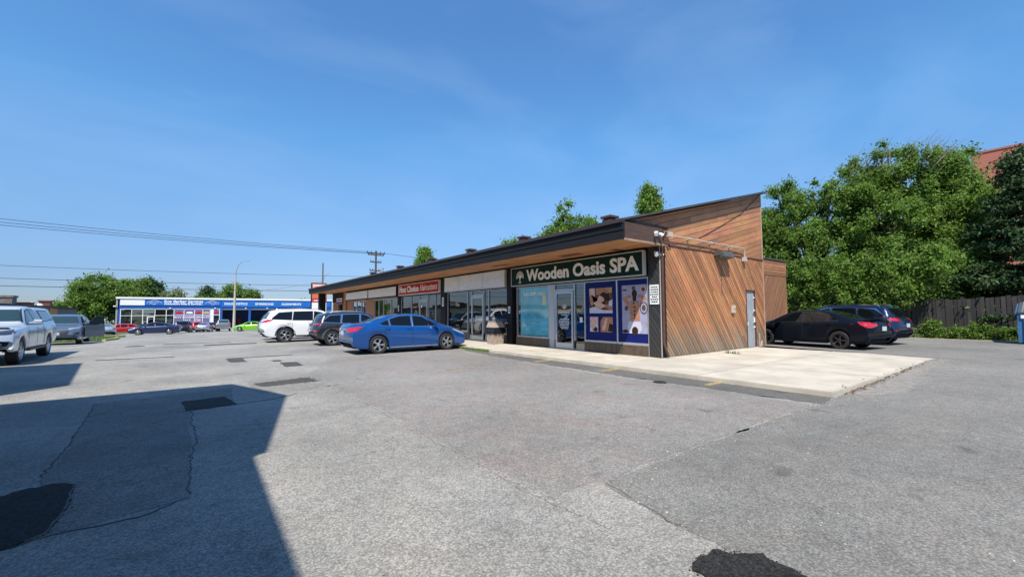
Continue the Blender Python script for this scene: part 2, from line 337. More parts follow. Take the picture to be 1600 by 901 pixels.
def text(name, body, size, m, parent, org, face, extrude=0.01, bold=0.0, width=None, shear=0.0, space=1.0, align='LEFT'):
    """face 'w' reads on a wall facing -X, 's' on a wall facing -Y"""
    c = bpy.data.curves.new(name, 'FONT'); c.body = body; c.size = size; c.extrude = extrude; c.offset = bold; c.shear = shear; c.space_character = space; c.align_x = align
    c.resolution_u = 3
    o = bpy.data.objects.new(name, c); COL.objects.link(o); bpy.context.view_layer.update()
    me = bpy.data.meshes.new_from_object(o); bpy.data.objects.remove(o); me.name = name
    me.materials.clear(); me.materials.append(m)
    if width:
        xs = [v.co.x for v in me.vertices]; w = max(xs) - min(xs); x0 = min(xs)
        for v in me.vertices: v.co.x = (v.co.x - (x0 if align == 'LEFT' else 0)) * width / w
    M3 = Matrix(((0, 0, -1), (-1, 0, 0), (0, 1, 0))) if face == 'w' else Matrix(((1, 0, 0), (0, 0, -1), (0, 1, 0)))
    me.transform(Matrix.Translation(Vector(org)) @ M3.to_4x4())
    return link(name, me, parent)

# ---------------------------------------------------------------- ground
def grid_ground(name, xs, ys, dz, m):
    vs = [(x, y, gz(x, y) + dz) for y in ys for x in xs]; nx = len(xs)
    fs = [(j * nx + i, j * nx + i + 1, (j + 1) * nx + i + 1, (j + 1) * nx + i) for j in range(len(ys) - 1) for i in range(nx - 1)]
    return struct(MB().add(vs, fs, 0, True).build(name, m, fix=False))
def fr(a, b, s): n = max(1, int(round((b - a) / s))); return [a + (b - a) * i / n for i in range(n + 1)]
ys = [-900, -200, -40] + fr(-20, 96, 2) + [140, 300, 900, 1800]; xs = [-1500, -300, -60] + fr(-30, 36, 1.5) + [70, 300, 1500]
grid_ground('ground', xs, ys, -0.012, M_ground)
grid_ground('parking_lot', fr(-8.2, 30.4, 1), fr(-16, 112, 1), 0.0, A_main)
def sheet(name, poly, dz, m, jit=0.0, step=0.5, kind='structure', seg=0.25):
    """flat overlay that follows the ground; edges broken up by jit"""
    P = []
    for i in range(len(poly)):
        a = Vector(poly[i]); b = Vector(poly[(i + 1) % len(poly)]); n = max(1, int((b - a).length / seg)) if jit else 1
        for k in range(n):
            p = a.lerp(b, k / n)
            if jit: p += Vector((random.gauss(0, jit), random.gauss(0, jit)))
            P.append(p)
    bm = bmesh.new(); f = bm.faces.new([bm.verts.new((p.x, p.y, 0)) for p in P])
    bmesh.ops.triangulate(bm, faces=[f])
    x0 = min(p.x for p in P); x1 = max(p.x for p in P); y0 = min(p.y for p in P); y1 = max(p.y for p in P)
    if step:
        for ax, lo, hi in ((0, x0, x1), (1, y0, y1)):
            k = math.ceil(lo / step) * step
            while k < hi:
                pl = [0, 0, 0]; pl[ax] = k; no = [0, 0, 0]; no[ax] = 1
                bmesh.ops.bisect_plane(bm, geom=bm.verts[:] + bm.edges[:] + bm.faces[:], plane_co=pl, plane_no=no); k += step
    for v in bm.verts: v.co.z = gz(v.co.x, v.co.y) + dz
    bmesh.ops.recalc_face_normals(bm, faces=bm.faces)
    me = bpy.data.meshes.new(name); bm.to_mesh(me); bm.free()
    bm = bmesh.new(); bm.from_mesh(me); bm.normal_update()
    bmesh.ops.reverse_faces(bm, faces=[f for f in bm.faces if f.normal.z < 0]); bm.to_mesh(me); bm.free()
    bm = bmesh.new(); bm.from_mesh(me)          # tuck the rim into the ground so no gap shows under it
    r_ = bmesh.ops.extrude_edge_only(bm, edges=[e for e in bm.edges if e.is_boundary])
    for v in r_['geom']:
        if isinstance(v, bmesh.types.BMVert): v.co.z -= dz + .004
    bm.to_mesh(me); bm.free()
    me.materials.append(m); o = link(name, me); o['kind'] = kind; return o
sheet('asphalt_area', [(2.27, 11.2), (2.27, 6), (2.25, 2.6), (7.9, 2.55), (7.7, 6), (8.0, 11), (8.2, 15), (3.6, 15)], 0.004, A_pink, 0.03, 1)
sheet('asphalt_area', [(2.9, 2.54), (2.75, 1.5), (2.4, .6), (2.4, -12), (30.2, -12), (30.2, 13), (18.6, 13), (18.6, 7.6), (17.25, 2.38), (8.9, 2.5), (7.5, 2.54)], 0.004, A_new, 0.025, 1)
sheet('asphalt_area', [(-1.33, 9.9), (-1.12, 6.6), (-1.1, 5.69), (-.74, 4.25), (-.01, 4.4), (-.02, 6), (-.03, 8.3), (.5, 8.5), (.6, 10.2)], 0.004, A_old, 0.02, 1)
sheet('asphalt_strip', [(8.05, 2.50), (8.82, 2.52), (8.82, 15.2), (8.35, 14.0), (8.1, 10.8), (7.95, 6.3)], 0.0065, A_strip, 0.03, 1, seg=.12)
sheet('asphalt_patch', [(-1.6, 5.1), (-1.15, 5.45), (-.98, 5.46), (-.82, 5.34), (-.77, 4.66), (-.79, 4.27), (-.97, 4.15), (-1.5, 4.25)], 0.010, A_dark, 0.012, 0.5, seg=.06)
sheet('asphalt_patch', [(2.33, 1.28), (2.36, 1.4), (2.5, 1.43), (2.66, 1.39), (2.80, 1.22), (2.78, .95), (2.75, .6), (2.3, .6), (2.28, .95)], 0.012, A_dark, 0.012, 0.5, seg=.05)
sheet('asphalt_patch', [(-.17, 9.15), (.42, 9.22), (.56, 8.35), (-.11, 8.27)], 0.010, A_dark, 0.012, 0.5, seg=.08)
sheet('asphalt_patch', [(.98, 10.5), (2.08, 10.75), (2.19, 10.07), (1.12, 9.98)], 0.010, A_mid, 0.012, 0.5, seg=.08)
sheet('asphalt_patch', [(2.0, 13.3), (2.45, 13.35), (2.5, 14.4), (2.05, 14.5)], 0.010, A_mid, 0.02, 0.5)
sheet('asphalt_patch', [(.85, 15.5), (1.25, 15.5), (1.25, 17.0), (.80, 17.0)], 0.008, A_mid, 0.03, 0.5)
sheet('asphalt_patch', [(1.24, 16.75), (2.8, 16.9), (2.8, 17.15), (1.24, 17.0)], 0.0055, A_mid, 0.02, 0.5)
sheet('asphalt_patch', [(1.95, 14.9), (2.2, 14.95), (2.15, 15.4), (1.9, 15.4)], 0.008, A_mid, 0.03, 0.5)
sheet('asphalt_area', [(.95, 9.3), (2.1, 9.2), (3.1, 9.6), (3.4, 10.4), (2.6, 12.3), (2.2, 11.1), (.9, 11.0)], 0.0045, A_far, 0.02, 1, seg=.12)
sheet('asphalt_patch', [(.3, 24.5), (2.4, 24.4), (2.4, 25.0), (.3, 25.2)], 0.010, A_mid, 0.05, 0.5)
sheet('asphalt_patch', [(-2.6, 18.9), (-.6, 18.7), (-.6, 18.95), (-2.6, 19.1)], 0.010, A_mid, 0.04, 0.5)
sheet('asphalt_patch', [(-1.3, 27), (1.4, 27), (1.4, 27.4), (-1.3, 27.5)], 0.010, A_mid, 0.05, 0.5)
sheet('sand_stain', [(9.3, 2.44), (14.5, 2.38), (13.4, 2.1), (12.2, 1.95), (10.6, 1.85), (9.7, 2.1)], 0.009, mat('sand_dirt_thin', (0.22, 0.20, 0.175), .95, var=.25, scale=7, bump=.4, bscale=50), 0.05, 1, seg=.1)
#sheet('seam_edge', [(2.20, 9.6), (2.29, 9.6), (2.31, 6), (2.33, 1.9), (2.21, 1.9), (2.2, 6)], 0.012, A_far, 0.012, 1, seg=.12)
for pts in [[(-.03, 8.27), (-.02, 7.3), (.03, 6.4), (-.02, 5.4), (-.01, 4.4)], [(-.01, 4.4), (-.3, 4.2), (-.74, 4.23), (-1.0, 4.12)], [(-1.33, 9.9), (-1.15, 7.2), (-1.11, 5.69)],
            [(2.9, 2.5), (2.82, 2.1), (2.72, 1.6)], [(.45, 8.33), (1.1, 8.45), (1.6, 8.8)]]:
    mb = MB(); P = []
    for a, b in zip(pts, pts[1:]):
        a = Vector(a); b = Vector(b); n = max(2, int((b - a).length / .07))
        P += [a.lerp(b, k / n) + Vector((random.gauss(0, .012), random.gauss(0, .012))) for k in range(n)]
    vs = []
    for i, p in enumerate(P):
        d = (P[min(i + 1, len(P) - 1)] - P[max(0, i - 1)]).normalized(); w = random.uniform(.0015, .005); q = Vector((-d.y, d.x)) * w
        for t in (p + q, p - q): vs.append((t.x, t.y, gz(t.x, t.y) + 0.0075))
        for t in (p + q, p - q): vs.append((t.x, t.y, gz(t.x, t.y) - 0.004))
    struct(mb.add(vs, [f for i in range(len(P) - 1) for f in ((4 * i, 4 * i + 1, 4 * i + 5, 4 * i + 4), (4 * i + 2, 4 * i, 4 * i + 4, 4 * i + 6), (4 * i + 1, 4 * i + 3, 4 * i + 7, 4 * i + 5))]).build('pavement_crack', M_crack, fix=False))
def ribbon(name, pts, w0, w1, m, dz=.0058, jit=.005, z=None):
    P = []
    for a, b in zip(pts, pts[1:]):
        a = Vector(a); b = Vector(b); n = max(2, int((b - a).length / .08)); P += [a.lerp(b, k / n) + Vector((random.gauss(0, jit), random.gauss(0, jit))) for k in range(n)]
    vs = []
    for i, p in enumerate(P):
        d = (P[min(i + 1, len(P) - 1)] - P[max(0, i - 1)]).normalized(); q = Vector((-d.y, d.x)) * random.uniform(w0, w1) / 2
        for h in (dz, -.004):
            for t in (p + q, p - q): vs.append((t.x, t.y, (gz(t.x, t.y) if z is None else z) + h))
    return struct(MB().add(vs, [f for i in range(len(P) - 1) for f in ((4 * i, 4 * i + 1, 4 * i + 5, 4 * i + 4), (4 * i + 2, 4 * i, 4 * i + 4, 4 * i + 6), (4 * i + 1, 4 * i + 3, 4 * i + 7, 4 * i + 5))]).build(name, m, fix=False))
A_seam = asphalt('seam_pale', 0.24, grain=.5, cracks=-1)
ribbon('pale_seam', [(2.3, 10.4), (2.25, 8), (2.3, 6.2), (2.25, 5.0), (2.3, 3.6), (2.28, 2.5), (2.35, 1.9)], .01, .07, A_seam)
ribbon('pale_seam', [(3.6, 15), (2.9, 12.6), (2.3, 11)], .02, .08, A_seam)
def crumbs(poly, n, m, spread=.05, size=.012):
    mb = MB(); E = [(Vector(a), Vector(b)) for a, b in zip(poly, poly[1:] + poly[:1])]; w = [(b - a).length for a, b in E]
    for k in range(n):
        a, b = random.choices(E, w)[0]; p = a.lerp(b, random.random()) + Vector((random.gauss(0, spread), random.gauss(0, spread))); r_ = size * random.uniform(.3, 1.1); z = gz(p.x, p.y) + .006; o_ = random.uniform(0, 6.3)
        q = [(p.x + r_ * math.cos(o_ + i * 1.257) * random.uniform(.7, 1.2), p.y + r_ * math.sin(o_ + i * 1.257), z) for i in range(5)] + [(p.x, p.y, z + r_ * .8)]
        mb.add(q, [(i, (i + 1) % 5, 5) for i in range(5)])
    return stuff(mb.build('asphalt_crumbs', m, fix=False))
crumbs([(2.33, 1.28), (2.36, 1.4), (2.5, 1.43), (2.66, 1.39), (2.80, 1.22), (2.78, .95)], 260, A_dark, .018, .007)
crumbs([(-.98, 5.46), (-.82, 5.34), (-.77, 4.66), (-.79, 4.27), (-.97, 4.15)], 200, A_dark, .02, .008)
crumbs([(-.17, 9.15), (.42, 9.22), (.56, 8.35), (-.11, 8.27)], 90, A_dark, .03, .010)
crumbs([(.98, 10.5), (2.08, 10.75), (2.19, 10.07), (1.12, 9.98)], 200, A_mid, .05, .014)
ribbon('patch_seal', [(-.98, 5.46), (-.82, 5.34), (-.77, 4.66), (-.79, 4.27), (-.97, 4.15)], .004, .02, A_strip, .012, .006)
M_peb2 = mat('loose_stone', (.33, .31, .28), .9, isl=.5)
crumbs([(2.8, 2.5), (2.7, 1.5), (3.2, 2.5), (5, 2.5), (7.4, 2.5), (8.5, 2.4)], 160, M_peb2, .10, .011)
crumbs([(1.0, 2.0), (2.5, 1.0), (5.0, .8), (6, 3), (4, 6), (1.5, 6)], 700, M_peb2, .9, .008)
crumbs([(8.9, 2.40), (17, 2.3), (17, 2.2), (9, 2.2)], 600, M_sand, .07, .016)
for (x0, y0, x1, y1) in [(8.28, 4.42, 8.8, 4.56), (8.15, 7.1, 8.8, 7.24), (8.15, 9.7, 8.8, 9.84), (8.4, 12.5, 8.8, 12.62)]:
    sheet('yellow_marking', [(x0, y0), (x1, y0), (x1, y1), (x0, y1)], 0.0155, M_yel, 0.012, 0.2, seg=.06)
sheet('yellow_marking', [(5.2, 9.75), (6.1, 9.78), (6.1, 9.86), (5.2, 9.84)], 0.0155, mat('worn_yellow', (0.27, 0.20, 0.12), .9, var=.2, scale=20), 0.012, 0.2, seg=.06)
mh = MB().lathe([(0.0, .012), (.30, .012), (.33, .008), (.36, -.01)], 'z', 28); o = struct(mh.build('manhole_cover', A_mid)); o.location = (-2.3, 26.3, gz(-2.3, 26.3) + .008)
mh = MB().lathe([(0.0, .012), (.10, .012), (.13, .008), (.15, -.01)], 'z', 20); o = struct(mh.build('drain_cover', A_dark)); o.location = (7.87, 5.3, .01)

# concrete walk and pad: slabs with open joints
M_joint = mat('joint_dirt', (0.20, 0.175, 0.14), .95)
walk = struct(bpy.data.objects.new('sidewalk', None)); COL.objects.link(walk)
base = MB().prism([(8.83, 2.56), (17.1, 2.46), (18.42, 7.5), (11.5, 7.5), (11.5, 47.5), (8.83, 47.5)], 'z', -1.0, .088); base.build('slab_bed', M_joint, walk)
def slab(poly, z=0.1):
    bm = bmesh.new(); f = bm.faces.new([bm.verts.new((p[0], p[1], z)) for p in poly]); r = bmesh.ops.extrude_face_region(bm, geom=[f])
    for v in r['geom']:
        if isinstance(v, bmesh.types.BMVert): v.co.z = -.05
    bmesh.ops.recalc_face_normals(bm, faces=bm.faces)
    bmesh.ops.bevel(bm, geom=[e for e in bm.edges if abs(e.verts[0].co.z - z) < 1e-4 and abs(e.verts[1].co.z - z) < 1e-4], offset=.012, segments=2, affect='EDGES')
    me = bpy.data.meshes.new('slab'); bm.to_mesh(me); bm.free(); me.materials.append(M_conc); return link('slab', me, walk)
g = .0035
def xe(y): return 17.12 + (y - 2.44) * (18.45 - 17.12) / (7.5 - 2.44)
def ye(x): return 2.54 - (x - 8.8) * .011
for (xa, xb) in ((8.8, 11.5), (11.5, 14.2), (14.2, None)):
    for (ya, yb) in ((None, 5.0), (5.0, 7.49)):
        X1a = xe(ya or 2.44) if xb is None else xb; X1b = xe(yb) if xb is None else xb
        slab([(xa + g, (ya or ye(xa)) + g), (X1a - g, (ya or ye(X1a)) + g), (X1b - g, yb - g), (xa + g, yb - g)])
yy = 7.49
while yy < 47: slab([(8.8 + g, yy + g), (11.48, yy + g), (11.48, yy + 2.4 - g), (8.8 + g, yy + 2.4 - g)], .1 if yy < 22 else .1); yy += 2.4
ribbon('slab_crack', [(11.9, 4.9), (12.6, 4.4), (13.1, 3.6), (13.3, 2.7)], .004, .012, M_joint, .0025, .02, .1)
ribbon('slab_crack', [(15.4, 7.3), (15.6, 6.2), (16.3, 5.3)], .004, .010, M_joint, .0025, .02, .1)
ribbon('wall_foot_dirt', [(11.55, 7.47), (14, 7.46), (16.8, 7.47), (18.4, 7.46)], .02, .09, mat('foot_dirt', (.22, .19, .15), .95, var=.3, scale=10), .003, .006, .1)
# fallen leaves and grit along the kerb, weeds
mb = MB()
for k in range(230):
    t = 1 - random.random() ** .6 * .95; side = random.random() < .93
    if side: x = 8.9 + 8.2 * t; y = ye(x) - abs(random.gauss(.02, .05))
    else: x = random.uniform(9, 17); y = ye(x) + abs(random.gauss(0, .05)); 
    z = gz(x, y) + .012 if side else .104
    a = random.uniform(0, 6.3); r = random.uniform(.012, .035); c, s_ = math.cos(a) * r, math.sin(a) * r
    mb.add([(x - c, y - s_, z), (x + s_ * .5, y - c * .5, z + .01), (x + c, y + s_, z + .004), (x - s_ * .5, y + c * .5, z + .012)], [(0, 1, 2, 3)])
stuff(mb.build('fallen_leaves', M_leaflit, fix=False))
def blades(name, n, fx, h, m, wd=.012, lean=.4):
    mb = MB()
    for k in range(n):
        x, y, z = fx(); hh = h * random.uniform(.4, 1.2); a = random.uniform(0, 6.3); q = Vector((math.cos(a), math.sin(a), 0)) * wd; b = random.uniform(0, 6.3); ln = Vector((math.cos(b), math.sin(b), 0)) * hh * random.uniform(.1, lean)
        p = Vector((x, y, z)); mb.add([p - q, p + q, p + ln + Vector((0, 0, hh)) + q * .2, p + ln * .5 + Vector((0, 0, hh * .6)) - q], [(0, 1, 2, 3)])
    return stuff(mb.build(name, m, fix=False))
blades('kerb_weeds', 900, lambda: (8.78 + random.gauss(0, .05), 13.2 + 3.0 * random.random() ** 1.5, 0.0), .11, M_grass)
blades('slab_weeds', 60, lambda: (14.2 + random.gauss(0, .02), 6.8 + random.gauss(0, .15), 0.08), .12, M_grass)

# ---------------------------------------------------------------- plaza building
B = thing('plaza_building', 'long low strip plaza clad in brown cedar planks with a dark canopy', 'building', (11.11, 7.5, 0.1))
Bp = Vector((11.11, 7.5, 0.1))
def part(mb, name, m, parent=B, off=True, label=None, fix=True):
    o = mb.build(name, m, parent, fix)
    if off and parent is B: o.data.transform(Matrix.Translation(-Bp))
    if label: o['label'] = label
    return o
def slope(x): return 4.02 + (x - 9.30) * .2515
GX = 11.25                  # glass plane
# shell
s = MB(); XR = 18.43; Y0 = 7.54; Y1 = 46.6
s.prism([(11.50, 0.1), (XR, .1), (XR, slope(XR) - .03), (11.50, slope(11.5) - .03)], 'y', Y0, Y0 + .2)
s.prism([(11.50, 0.1), (XR, .1), (XR, slope(XR) - .03), (11.50, slope(11.5) - .03)], 'y', Y1 - .2, Y1)
s.box(XR - .2, Y0 + .2, .1, XR, Y1 - .2, 6.2)
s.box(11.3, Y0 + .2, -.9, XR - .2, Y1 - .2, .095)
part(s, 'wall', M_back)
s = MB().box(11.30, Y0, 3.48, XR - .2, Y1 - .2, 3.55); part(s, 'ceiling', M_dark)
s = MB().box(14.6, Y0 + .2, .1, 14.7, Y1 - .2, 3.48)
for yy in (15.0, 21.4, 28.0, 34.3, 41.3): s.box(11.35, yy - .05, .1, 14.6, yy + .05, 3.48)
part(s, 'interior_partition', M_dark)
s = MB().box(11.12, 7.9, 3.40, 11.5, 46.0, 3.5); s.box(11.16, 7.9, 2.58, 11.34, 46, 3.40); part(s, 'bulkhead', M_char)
# roof
s = MB().prism([(9.24, slope(9.24)), (XR + .12, slope(XR + .12)), (XR + .12, slope(XR + .12) + .06), (9.24, slope(9.24) + .06)], 'y', 7.24, 48.0); part(s, 'roof', M_roof)
s = MB().prism([(9.9, slope(9.9) - .01), (XR + .14, slope(XR + .14) - .03), (XR + .14, slope(XR + .14) + .075), (9.3, slope(9.3) + .065)], 'y', 7.40, 7.47); part(s, 'roof_edge_trim', M_char)
# fascia boards
for a, b in ((7.26, 12.6), (12.6, 19.2), (19.2, 26.5), (26.5, 33.5), (33.5, 41.0), (41.0, 47.95)):
    s = MB().box(9.27, a + .004, 3.50, 9.33, b - .004, 3.74); s.box(9.25, a + .004, 3.75, 9.33, b - .004, 3.94); part(s, 'fascia_board', M_fascia)
s = MB().box(9.19, 7.26, 3.95, 9.34, 47.95, 4.045); part(s, 'gutter', mat('gutter_brown', (0.045, 0.03, 0.026), .35))
s = MB().box(9.34, 7.27, 3.53, 11.12, 7.31, 3.98); part(s, 'canopy_end_board', mat('weathered_brown_board', (0.075, 0.040, 0.028), .7, var=.4, scale=4, stretch=(.4, 1, 4)))
s = MB().box(9.30, 7.262, 3.47, 11.15, 7.33, 3.527); part(s, 'canopy_end_trim', mat('pale_brown_trim', (0.34, 0.21, 0.15), .6, var=.2))
s = MB().box(9.30, 7.30, 3.985, 11.45, 7.36, 4.07); part(s, 'canopy_end_cap', M_char)
s = MB().box(9.34, 47.85, 3.5, 11.2, 47.95, 4.0); part(s, 'canopy_far_end_board', M_fascia)
s = MB().box(9.33, 7.34, 3.50, 11.48, 47.85, 3.53); part(s, 'soffit', M_soffit)
for (a, b, w, l_) in ((10.3, 10.0, .35, 1.0), (10.6, 8.6, .5, .3), (10.2, 14, .2, 1.2)): part(MB().box(a, b, 3.494, a + w, b + l_, 3.501), 'soffit_stain', mat('peeled_soffit', (0.10, 0.045, 0.025), .8, var=.3))
# planks -------------------------------------------------------
def clip(poly, nx_, nz_, d):
    out = []
    for i in range(len(poly)):
        a = poly[i]; b = poly[(i + 1) % len(poly)]; da = a[0] * nx_ + a[1] * nz_ - d; db = b[0] * nx_ + b[1] * nz_ - d
        if da >= 0: out.append(a)
        if (da >= 0) != (db >= 0):
            t = da / (da - db); out.append((a[0] + (b[0] - a[0]) * t, a[1] + (b[1] - a[1]) * t))
    return out
def area(p): return abs(sum(p[i][0] * p[(i + 1) % len(p)][1] - p[(i + 1) % len(p)][0] * p[i][1] for i in range(len(p)))) / 2 if len(p) > 2 else 0
def planks(regions, ang, pitch, front, m, gap=.011, axis='y', thick=.02, splits=0.0):
    """regions: convex polygons butted together (u,z); strips run at ang degrees; front = coordinate of the face"""
    ca, sa = math.cos(math.radians(ang)), math.sin(math.radians(ang)); nx_, nz_ = -sa, ca
    allp = [p for r in regions for p in r]; ds = [p[0] * nx_ + p[1] * nz_ for p in allp]; ts = [p[0] * ca + p[1] * sa for p in allp]
    d = min(ds) - random.uniform(0, pitch); cnt = 0
    while d < max(ds):
        cuts = [min(ts) - 1] 
        if splits and random.random() < splits: cuts.append(random.uniform(min(ts) + .15 * (max(ts) - min(ts)), max(ts) - .15 * (max(ts) - min(ts))))
        cuts.append(max(ts) + 1)
        for ta, tb in zip(cuts, cuts[1:]):
            got = []; pr = random.uniform(-.007, .004); gg = random.uniform(.5, 1.6) * gap; t = thick
            for r in regions:
                p = clip(r, nx_, nz_, d + gg / 2); 
                if len(p) > 2: p = clip(p, -nx_, -nz_, -(d + pitch - gg / 2))
                if len(p) > 2: p = clip(p, ca, sa, ta + .003)
                if len(p) > 2: p = clip(p, -ca, -sa, -(tb - .003))
                got.append(p if area(p) > .002 else None)
            groups = []
            if len(regions) == 3:          # left of, above and right of the door
                a, b, c_ = got; cur = [a] if a else []
                if b and a and not max([q[1] for q in a if abs(q[0] - DX0) < .01] + [0]) > DZ: groups.append(cur); cur = []
                if b: cur.append(b)
                if c_ and cur and not (b and max([q[1] for q in b if abs(q[0] - DX1) < .01] + [0]) > DZ): groups.append(cur); cur = []
                if c_: cur.append(c_)
                groups.append(cur)
            else: groups = [[p] for p in got]
            for gr in groups:
                s = MB()
                for p in gr:
                    if p: s.prism(p, axis, front + pr, front + t + .01)
                if s.v: part(s, 'plank', m); cnt += 1
        d += pitch
    return cnt
# lower side wall, around the door
DX0, DX1, DZ = 16.88, 17.66, 2.32
ztop = 3.54
planks([[(11.5, .1), (DX0, .1), (DX0, ztop), (11.5, ztop)], [(DX0, DZ), (DX1, DZ), (DX1, ztop), (DX0, ztop)], [(DX1, .1), (18.46, .1), (18.46, ztop), (DX1, ztop)]], -51, .125, 7.505, M_wood, .015, splits=.25)
planks([[(11.36, 3.60), (18.46, 3.60), (18.46, slope(18.46) - .05), (11.36, slope(11.36) - .05)]], math.degrees(math.atan(.2515)), .19, 7.505, M_woodup, splits=.9)
planks([[(11.1, 4.10), (11.36, 4.10), (11.36, slope(11.36) - .05), (9.7, slope(9.7) - .02)]], math.degrees(math.atan(.2515)), .19, 7.505, M_woodup)
s = MB().box(11.5, 7.485, 3.545, 18.47, 7.53, 3.595); part(s, 'wall_trim_strip', M_brown)
s = MB().box(18.465, 7.49, .1, 18.50, 7.56, slope(18.46) - .02); part(s, 'corner_trim', mat('pale_corner_trim', (0.42, 0.30, 0.24), .6, var=.15))
s = MB().box(11.33, 7.46, .1, 11.497, 7.60, 3.98); part(s, 'corner_post', M_brown)
# door
s = MB().box(DX0, 7.56, .1, DX0 + .05, 7.49, DZ); s.box(DX1 - .05, 7.56, .1, DX1, 7.49, DZ); s.box(DX0 + .05, 7.56, DZ - .05, DX1 - .05, 7.49, DZ)
part(s, 'door_frame', M_brown)
s = MB().box(DX0 + .05, 7.535, .11, DX1 - .05, 7.545, DZ - .05); d = part(s, 'side_door', mat('grey_door_paint', (0.26, 0.28, 0.29), .5, var=.3, scale=2.5, col2=(0.36, 0.39, 0.41)))
s = MB().box(17.48, 7.49, 1.0, 17.54, 7.535, 1.06); s.box(17.46, 7.51, 1.35, 17.54, 7.535, 1.43); o = s.build('door_lock', M_chrome, d); o.data.transform(Matrix.Translation(-Bp))
for z_, h_ in ((1.5, .05), (1.05, .2), (.85, .06), (2.0, .05)): 
    s = MB().box(DX1 - .09, 7.50, z_, DX1 - .052, 7.534, z_ + h_); o = s.build('sticker', M_white, d); o.data.transform(Matrix.Translation(-Bp))
s = MB().box(DX0 + .14, 7.53, .95, DX0 + .22, 7.534, 1.08); o = s.build('sticker', M_white, d); o.data.transform(Matrix.Translation(-Bp))
# fittings on the side wall
s = MB().tube([(11.55, 7.40, 3.86), (12.6, 7.40, 3.87), (16.5, 7.40, 3.88), (16.66, 7.40, 3.87), (16.70, 7.40, 3.80), (16.70, 7.42, 3.50)], .022, 8); s.box(16.62, 7.36, 3.40, 16.78, 7.48, 3.56); s.box(11.5, 7.3, 3.80, 11.72, 7.46, 3.95)
for x in (12.8, 14.2, 15.6): s.box(x, 7.37, 3.84, x + .04, 7.5, 3.91)
part(s, 'conduit_pipe', mat('conduit_grey', (0.46, 0.40, 0.35), .5))
s = MB().box(14.55, 7.28, 3.46, 15.0, 7.48, 3.58); s.prism([(7.15, 3.42), (7.47, 3.34), (7.47, 3.62), (7.22, 3.62)], 'x', 14.6, 15.35)
part(s, 'wall_flood_light', mat('weathered_grey_metal', (0.14, 0.135, 0.13), .5, metal=.5, var=.3))
s = MB().box(15.0, 7.24, 3.60, 15.4, 7.46, 3.66); part(s, 'flood_light_bracket', M_brown)
s = MB().box(15.67, 7.42, 1.44, 15.85, 7.49, 1.62); s.box(15.70, 7.40, 1.60, 15.83, 7.49, 1.72); part(s, 'outlet_box', mat('beige_box', (0.5, 0.42, 0.34), .5))
s = MB().tube([(14.99, 7.46, 3.3), (15.0, 7.47, 2.1)], .006, 6); part(s, 'hanging_cable', M_black)
s = MB().tube([(13.6, 7.49, 3.98), (14.9, 7.49, 4.5), (16.6, 7.49, 5.2), (18.3, 7.49, 6.2)], .010, 6); part(s, 'wall_cable', M_black)
s = MB().box(17.82, 7.44, .1, 17.86, 7.49, .62); s.tube([(17.9, 7.45, .1), (18.0, 7.45, .30), (18.05, 7.46, .1)], .03, 6); part(s, 'pipe_stub', mat('pale_pipe', (0.4, 0.3, 0.25), .6))
s = MB().tube([(11.24, 7.38, 3.5), (11.24, 7.38, .55), (11.27, 7.34, .35), (11.32, 7.28, .14)], .04, 8); part(s, 'downspout', M_brown)
s = MB().box(11.19, 7.425, .12, 11.21, 7.45, 3.5); part(s, 'edge_strip', mat('strip_grey', (0.40, 0.36, 0.34), .5))
# corner pilaster in charcoal planks
s = MB().box(11.22, 7.45, .1, 11.5, 7.86, 3.5); part(s, 'corner_pilaster', M_char)
n0 = len(bpy.data.objects)
planks([[(7.45, .1), (7.86, .1), (7.86, 3.5), (7.45, 3.5)]], 55, .12, 11.195, M_woodblk, axis='x')
# rear block beyond the corner
s = MB().box(18.5, 9.06, .1, 25.0, 14, 4.08); part(s, 'rear_block_wall', M_back)
s = MB().box(18.5, 8.98, 4.08, 25.15, 14.1, 4.16); part(s, 'rear_block_roof', M_roof)
planks([[(18.5, .1), (25.0, .1), (25.0, 3.28), (18.5, 3.28)]], 55, .17, 9.03, M_wood2)
planks([[(18.5, 3.30), (25.0, 3.30), (25.0, 4.07), (18.5, 4.07)]], 0, .155, 9.02, M_woodh)
# piers on the front
def pier(y0, y1, m=M_char, x0=11.11, name='pier'): part(MB().box(x0, y0, .1, 11.6, y1, 3.495), name, m)
pier(14.84, 15.22); pier(21.05, 21.65); pier(27.75, 28.15)
